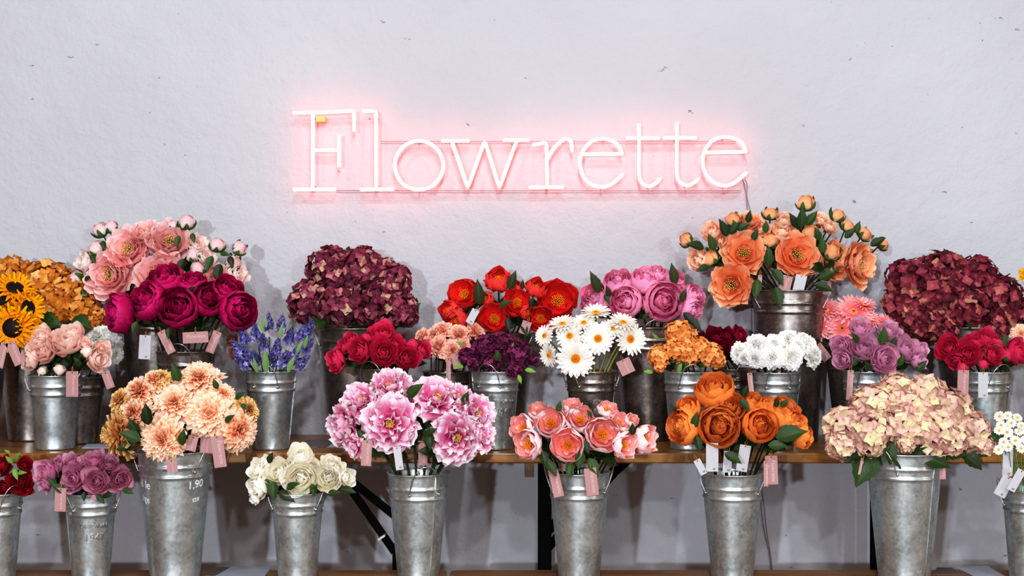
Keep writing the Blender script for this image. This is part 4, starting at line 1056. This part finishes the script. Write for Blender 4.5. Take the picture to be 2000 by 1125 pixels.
# ------------------------------------------------------------------ price tags
TPINK=None
def price_tag(px,py,w,h,ang,d,col,where,text=True,yaw=0,twine=True):
    c=P(px,py,d); W=w/F*d; H=h/F*d
    nm='price_tag'
    r=empty(nm,c); tag(r,f"{'dusty pink' if col=='p' else 'white'} paper price tag {where}",'tag','paper price tags on the flowers')
    r.rotation_euler=(0,radians(ang),radians(yaw))
    mb=MB(); cc=min(W,H)*.28; x,z=W/2,H/2
    out=[(-x,-z),(x,-z),(x,z-cc*.0),(x,z),(-x,z)]
    out=[(-x,-z),(x,-z),(x,z),(-x,z)]
    th=.0006
    for yy in (-th,th):
        for a,b_ in out: mb.v.append((a,yy,b_)); mb.c.append((0,0,.5))
    mb.f=[(0,1,2,3),(7,6,5,4),(0,4,5,1),(1,5,6,2),(2,6,7,3),(3,7,4,0)]
    card=mb.obj('card',M['tagpink' if col=='p' else 'tagwhite'],r,smooth=False)
    mb=MB(); mb.ball((0,-th-.0002,z-.004),.0014,8,4,(0,0,.5),1); o=mb.obj('eyelet',M['black'],card)
    if twine:
        mb=MB(); pts=[]
        for k in range(9):
            t=k/8; pts.append((.004*sin(t*pi),.004-.012*sin(t*pi)*0-.002,z-.004+.022*sin(t*pi)))
        pts=[(0,-.0012,z-.004),(.0025,-.002,z+.005),(.001,.001,z+.013),(-.0025,.003,z+.007),(-.001,.0015,z-.002)]
        mb.tube(pts,.0006,5); mb.obj('twine',M['twine'],r)
    if text and col=='p':
        me=TX['pink_t'] if H>W else TX['pink_w']
        s=(max(W,H)*.74)/TX['plen']
        if H>W: mt=Matrix.Translation((0.0,-th-.0004,-.002))@Matrix.Rotation(radians(90),4,'Y')@Matrix.Rotation(radians(90),4,'X')@Matrix.Scale(s,4)
        else: mt=Matrix.Translation((.002,-th-.0004,-.001))@Matrix.Rotation(radians(90),4,'X')@Matrix.Scale(s,4)
        place('lettering',TX['pink'],card,mt)
    if text and col=='w':
        place('lettering',TX['eur'],card,Matrix.Translation((W*.15,-th-.0004,-z+.004))@Matrix.Rotation(radians(90),4,'X')@Matrix.Scale(.0065,4))
TX={}
TX['pink']=text_mesh('Flowrette',1,M['ink']); TX['plen']=max(v.co.x for v in TX['pink'].vertices)*2; TX['pink_t']=TX['pink_w']=TX['pink']
TX['eur']=text_mesh('4€',1,M['black'])
tags=[(283,678,23,47,3,3.68,'w','left of the magenta stems'),(325,668,17,48,-27,3.63,'p','leaning on the magenta stems'),(382,659,50,22,-3,3.62,'p','hanging sideways above the magenta bucket'),
(417,668,17,44,22,3.66,'p','right of the magenta stems'),(141,750,24,50,0,3.63,'p','on the blush ranunculus bucket'),(211,742,17,34,-20,3.66,'p','right of the blush bucket'),
(29,690,20,48,-24,3.60,'p','under the sunflowers, right one'),(4,694,14,50,12,3.60,'p','under the sunflowers, left one'),
(375,866,20,30,14,3.36,'p','in the peach dahlia stems, left one'),(404,868,26,34,4,3.40,'p','behind the peach dahlia stems'),(427,882,24,62,-8,3.33,'p','beside right handle of dahlia bucket'),(336,910,21,26,-6,3.31,'p','under the lowest peach dahlia'),
(118,976,22,46,2,3.37,'p','left of the mauve rose bucket'),
(1086,944,20,54,-13,3.36,'p','on the blush peony bucket, left one'),(1155,941,24,54,-7,3.34,'p','on the blush peony bucket, right one'),(1102,905,20,30,4,3.42,'p','in the blush peony stems'),
(778,895,15,46,-8,3.34,'w','in the ruffled peony stems'),(716,885,20,50,3,3.34,'p','hanging left of the ruffled peony stems'),(826,885,18,48,0,3.44,'p','right in the ruffled peony stems'),
(1391,893,24,56,0,3.36,'w','left in the burnt orange rose stems'),(1421,902,17,42,4,3.38,'w','middle of the burnt orange rose stems'),(1452,895,22,52,10,3.40,'w','right in the burnt orange rose stems'),(1507,918,24,56,-2,3.36,'p','beside the burnt orange bucket, right one'),(1496,925,9,50,0,3.35,'p','beside the burnt orange bucket, narrow one'),(1368,912,14,32,-28,3.36,'w','left of the burnt orange stems'),
(1841,913,12,46,0,3.38,'p','beside the antique hydrangea bucket'),(1681,911,5,32,12,3.36,'p','left of the antique hydrangea bucket, edge on'),
(1961,950,24,42,28,3.38,'w','left below the tiny daisies'),(1985,938,17,46,30,3.34,'w','right below the tiny daisies'),(1968,905,20,50,2,3.42,'w','in the tiny daisy stems'),
(1222,716,28,30,-25,3.68,'p','right of the daisy stems'),(1881,748,22,50,2,3.60,'p','on the deep pink rose bucket, left one'),(1920,752,19,50,0,3.60,'w','on the deep pink rose bucket, right one'),
(1660,752,12,58,3,3.62,'p','on the lilac ranunculus bucket'),(1535,553,22,30,14,3.84,'p','in the apricot peony stems, left one'),(1562,554,22,34,14,3.84,'w','in the apricot peony stems, right one'),(1613,562,20,26,0,3.87,'p','beside the tall apricot bucket'),(1484,552,8,30,2,3.83,'p','left in the apricot peony stems'),
(1606,688,18,36,-38,3.82,'p','under the pink gerberas'),(923,618,15,30,28,3.77,'w','in the coral red peonies'),(1026,640,18,26,20,3.8,'p','under the coral red peonies'),(876,722,9,46,0,3.72,'p','under the peach pompons'),(1466,748,10,40,-6,3.66,'p','left of the white carnation bucket'),(893,705,20,30,-10,3.70,'p','beside the plum hydrangeas')]
for t in tags: price_tag(*t)

# ------------------------------------------------------------------ cards lying on the boards
def sheet(pts,z,mat,label,nm='price_sheet'):
    mb=MB(); n=len(pts); c=Vector((sum(p[0] for p in pts)/n,sum(p[1] for p in pts)/n,0))
    for zz in (0,.0012):
        for p in pts: mb.v.append((p[0]-c.x,p[1]-c.y,zz)); mb.c.append((0,0,.5))
    mb.f=[tuple(range(n))[::-1],tuple(range(n,2*n))]+[(k,(k+1)%n,(k+1)%n+n,k+n) for k in range(n)]
    o=mb.obj(nm,mat,None,smooth=False); o.location=(c.x,c.y,z+.0006); tag(o,label,'paper')
def onb(px,py,z):
    d=(CZ-z)*F/(py-562.5); return ((px-1000)/F*d,d)
def quad(a,b,c_,d_,z): return [onb(*p,z) for p in (a,b,c_,d_)]
sheet(quad((452,1107.6),(412,1131),(510,1135),(532,1107.6),BENCH_Z)[::1],BENCH_Z,M['paper'],'pale blue grey sheet on the bench left of the cream bucket')
sheet(quad((420,1108),(388,1125),(448,1125),(462,1108),BENCH_Z),BENCH_Z-.0007,M['paperdark'],'dark grey laminated sheet on the bench beside dahlia bucket')
sheet(quad((598,860),(570,874),(640,874),(655,860),TABLE_Z),TABLE_Z,M['paperdark'],'grey sheet on the table right of the violet bucket')
sheet(quad((655,861),(638,874),(690,876),(700,862),TABLE_Z),TABLE_Z,M['paper'],'pale blue sheet on the table behind ruffled peonies')
sheet(quad((1862,1107),(1905,1128),(1965,1128),(1930,1107),BENCH_Z),BENCH_Z,M['paper'],'pale blue grey sheet on the bench right of hydrangea bucket')
sheet(quad((1830,1109),(1822,1122),(1885,1122),(1858,1109),BENCH_Z),BENCH_Z-.0007,M['paperdark'],'dark grey laminated sheet beside the antique hydrangea bucket')
sheet(quad((170,868),(160,876),(262,876),(256,868),TABLE_Z),TABLE_Z,M['paper'],'pale sheet on the table behind the peach dahlias')

# ------------------------------------------------------------------ neon sign
NY=WALL_Y-.055
def N(x,y): return P(x,y,NY)
def smooth_path(pts,n=6):
    P_=[Vector(p) for p in pts]; out=[]
    for i in range(len(P_)-1):
        p0=P_[max(0,i-1)];p1=P_[i];p2=P_[i+1];p3=P_[min(len(P_)-1,i+2)]
        for k in range(n):
            t=k/n
            out.append(.5*((2*p1)+(-p0+p2)*t+(2*p0-5*p1+4*p2-p3)*t*t+(-p0+3*p1-3*p2+p3)*t**3))
    out.append(P_[-1]); return out
sign=empty('neon_sign',(N(1015,320).x,NY,N(1015,320).z))
tag(sign,'glowing pink neon shop sign in thin serif letters on the white wall','sign')
so=Vector(sign.location)
TR=.0051
def letter(strokes,lab):
    mb=MB()
    for st in strokes:
        kind=st[0]; pts=[N(*p) for p in st[1]]
        if kind=='s': pts=smooth_path(pts,6)
        if kind=='c':
            cx,cy,rx,ry=st[1][0][0],st[1][0][1],st[1][1][0],st[1][1][1]
            pts=[N(cx+rx*cos(2*pi*k/48),cy+ry*sin(2*pi*k/48)) for k in range(49)]
        if kind=='l' and len(pts)>2:
            # round the bends slightly
            q=[pts[0]]
            for i in range(1,len(pts)-1):
                a=pts[i]+(pts[i-1]-pts[i]).normalized()*.008; b_=pts[i]+(pts[i+1]-pts[i]).normalized()*.008
                q+= [a, a*.25+pts[i]*.5+b_*.25, b_]
            pts=q+[pts[-1]]
        pts=[p-so for p in pts]
        mb.tube(pts,TR,10)
        for e in (pts[0],pts[-1]): mb.ball(e,TR*.98,10,6)
    o=mb.obj('letter',M['neon'],sign); o['label']=lab
letter([('l',[(574.5,220.6),(640,219),(691.5,216.5),(691.5,254)]),('l',[(611,221),(611,367)]),('l',[(574.5,370),(653.5,370)]),('l',[(612,293.5),(660,293.5)]),('l',[(662,265),(662,323.5)])],'glowing capital letter F')
letter([('l',[(710,217),(734.5,217),(735,367)]),('l',[(706,370),(767,369.5)])],'tall glowing letter l')
letter([('c',[(818.4,322.8),(47.4,47.6)])],'round glowing letter o')
letter([('l',[(864.5,275),(914,275)]),('l',[(883,277),(913.7,367),(946.7,275),(975.6,367),(1008.6,276)]),('l',[(984.6,273.5),(1032,273.2)])],'glowing letter w')
letter([('l',[(1042.5,283),(1067.5,278),(1068.5,365)]),('l',[(1036,366),(1098,365.5)]),('s',[(1070,310),(1078,295),(1089,282),(1100,273),(1109,272),(1115.5,278),(1117.5,294)])],'glowing letter r')
letter([('s',[(1139,301.3),(1175,300.8),(1211,300.5),(1213.5,297),(1209,286),(1196,275.5),(1176,271),(1156,276),(1141,291),(1133,313),(1136,337),(1148,354),(1163,363),(1180,365),(1198,356.5),(1215,342)])],'first glowing letter e')
letter([('s',[(1248,244),(1248,290),(1248,338),(1253,356),(1267,363.8),(1279,359),(1288.6,349.5)]),('l',[(1225.5,269.7),(1286,269.7)])],'first glowing letter t')
letter([('s',[(1322,241.5),(1322,290),(1322,338),(1327,354),(1341,362.4),(1352,358.5),(1363,350.5)]),('l',[(1297.7,269),(1358,269)])],'second glowing letter t')
letter([('s',[(1378,298),(1416,297),(1453,296.4),(1455.5,292),(1450,281),(1437,271.5),(1416,267.5),(1395,272.5),(1380,288),(1372.5,310),(1376,334),(1387,350),(1402,360),(1419,362.5),(1437,355),(1457,338)])],'last glowing letter e')
def rail(x0,x1,y,lab=None):
    mb=MB(); 
    for dy in (0,4): mb.tube([N(x0,y+dy)-so+Vector((0,.022,0)),N(x1,y+dy)-so+Vector((0,.022,0))],.0009,6)
    mb.obj('support_wire',M['cable'],sign)
rail(742,1440,274.5); rail(655,1450,371.0)
mb=MB()
for x,y in ((611,228),(611,362),(735,228),(735,360),(818,275.5),(818,370),(890,277),(1000,277),(1068,360),(1180,271),(1175,365),(1248,275),(1322,272),(1268,363),(1341,362),(1416,267.5),(1416,362)):
    p=N(x,y)-so; mb.tube([p+Vector((0,.003,0)),p+Vector((0,WALL_Y-NY-.0005,0))],.0022,6)
mb.obj('standoff',M['clear'],sign)
mb=MB(); p=N(625,231)-so; mb.box((p.x-.013,p.y+.01,p.z-.008),(p.x+.013,p.y+.035,p.z+.008)); mb.obj('end_cap',M['orange_cap'],sign,smooth=False)
# supply cable down the wall
mb=MB(); o0=P(1452,352,WALL_Y-.01)
pts=smooth_path([P(1450,350,WALL_Y-.03),P(1455,368,WALL_Y-.008),P(1459,400,WALL_Y-.006),P(1464,450,WALL_Y-.005),P(1467,560,WALL_Y-.005),P(1469,700,WALL_Y-.005),P(1480,900,WALL_Y-.005),P(1490,1020,WALL_Y-.005),P(1506,1110,WALL_Y-.005),P(1510,1300,WALL_Y-.005)],6)
mb.tube([p-o0 for p in pts],.0016,6)
mb.tube([p-o0+Vector((.006+.003*sin(i*.5),0,0)) for i,p in enumerate(pts)],.0012,6)
o=mb.obj('power_cable',M['cable']); o.location=o0; tag(o,'thin grey power cable running down the wall from the neon sign','cable')

# ------------------------------------------------------------------ light
def area(name,loc,target,size,energy,col,sy=None):
    l=bpy.data.lights.new(name,'AREA'); l.energy=energy; l.color=col; l.size=size
    if sy: l.shape='RECTANGLE'; l.size_y=sy
    o=bpy.data.objects.new(name,l); COL.objects.link(o); o.location=loc
    o.rotation_euler=(Vector(target)-Vector(loc)).to_track_quat('-Z','Y').to_euler(); return o
cool=(.87,.935,1.0)
def strip(name,loc,sx,sy,energy,col,tiltx=0):
    l=bpy.data.lights.new(name,'AREA'); l.energy=energy; l.color=col; l.shape='RECTANGLE'; l.size=sx; l.size_y=sy
    o=bpy.data.objects.new(name,l); COL.objects.link(o); o.location=loc; o.rotation_euler=(radians(tiltx),0,0)
for yy,en in ((1.2,20),(0.0,31),(-1.5,50),(-3.5,80)):
    area('track_lamp',(.15,yy,3.25),(.05,4.1,1.2),.14,en,cool)
area('side_lamp',(4.0,1.0,1.5),(0,3.5,1.0),.45,20,(1,1,1),2.0)
area('ceiling_lamp',(-1.6,1.2,3.2),(-1.2,4.1,1.2),.2,17,cool)
area('ceiling_lamp',(2.0,1.2,3.2),(1.5,4.1,1.2),.2,19,cool)
area('shop_lamp',(-1.35,-3.4,1.60),(0,4.1,.9),.11,200,(.78,.88,1.0))
area('shop_lamp',(1.75,-2.6,1.56),(0,4.1,.9),.12,70,(.78,.88,1.0))
w=bpy.data.worlds.new('room light'); S.world=w; w.use_nodes=True; nt=w.node_tree; nt.nodes.clear()
ow=nt.nodes.new('ShaderNodeOutputWorld'); bg=nt.nodes.new('ShaderNodeBackground')
tc=nt.nodes.new('ShaderNodeTexCoord'); sp_=nt.nodes.new('ShaderNodeSeparateXYZ'); nt.links.new(tc.outputs['Generated'],sp_.inputs[0])
rp=ramp(nt,[(0,'#a0623c'),(.5,'#cc8a5e'),(.62,'#dca67c'),(1,'#e0b898')],math_(nt,'ADD',math_(nt,'MULTIPLY',sp_.outputs[2],.5),.5))
nt.links.new(rp.outputs[0],bg.inputs[0]); bg.inputs[1].default_value=.23
nt.links.new(bg.outputs[0],ow.inputs[0])

cam=bpy.data.cameras.new('camera'); co=bpy.data.objects.new('camera',cam); COL.objects.link(co)
co.location=(0,0,CZ); co.rotation_euler=(radians(90),0,0)
cam.sensor_width=36; cam.lens=F*36/2000; cam.clip_start=.05; cam.clip_end=50
S.camera=co
S.view_settings.view_transform='Standard'; S.view_settings.look='None'; S.view_settings.exposure=.08
vs=S.view_settings; vs.use_curve_mapping=True
cv=vs.curve_mapping.curves[3]
cv.points.new(.06,.036); cv.points.new(.22,.185); cv.points.new(.6,.64)
vs.curve_mapping.update()
try: S.cycles.use_denoising=True
except Exception: pass
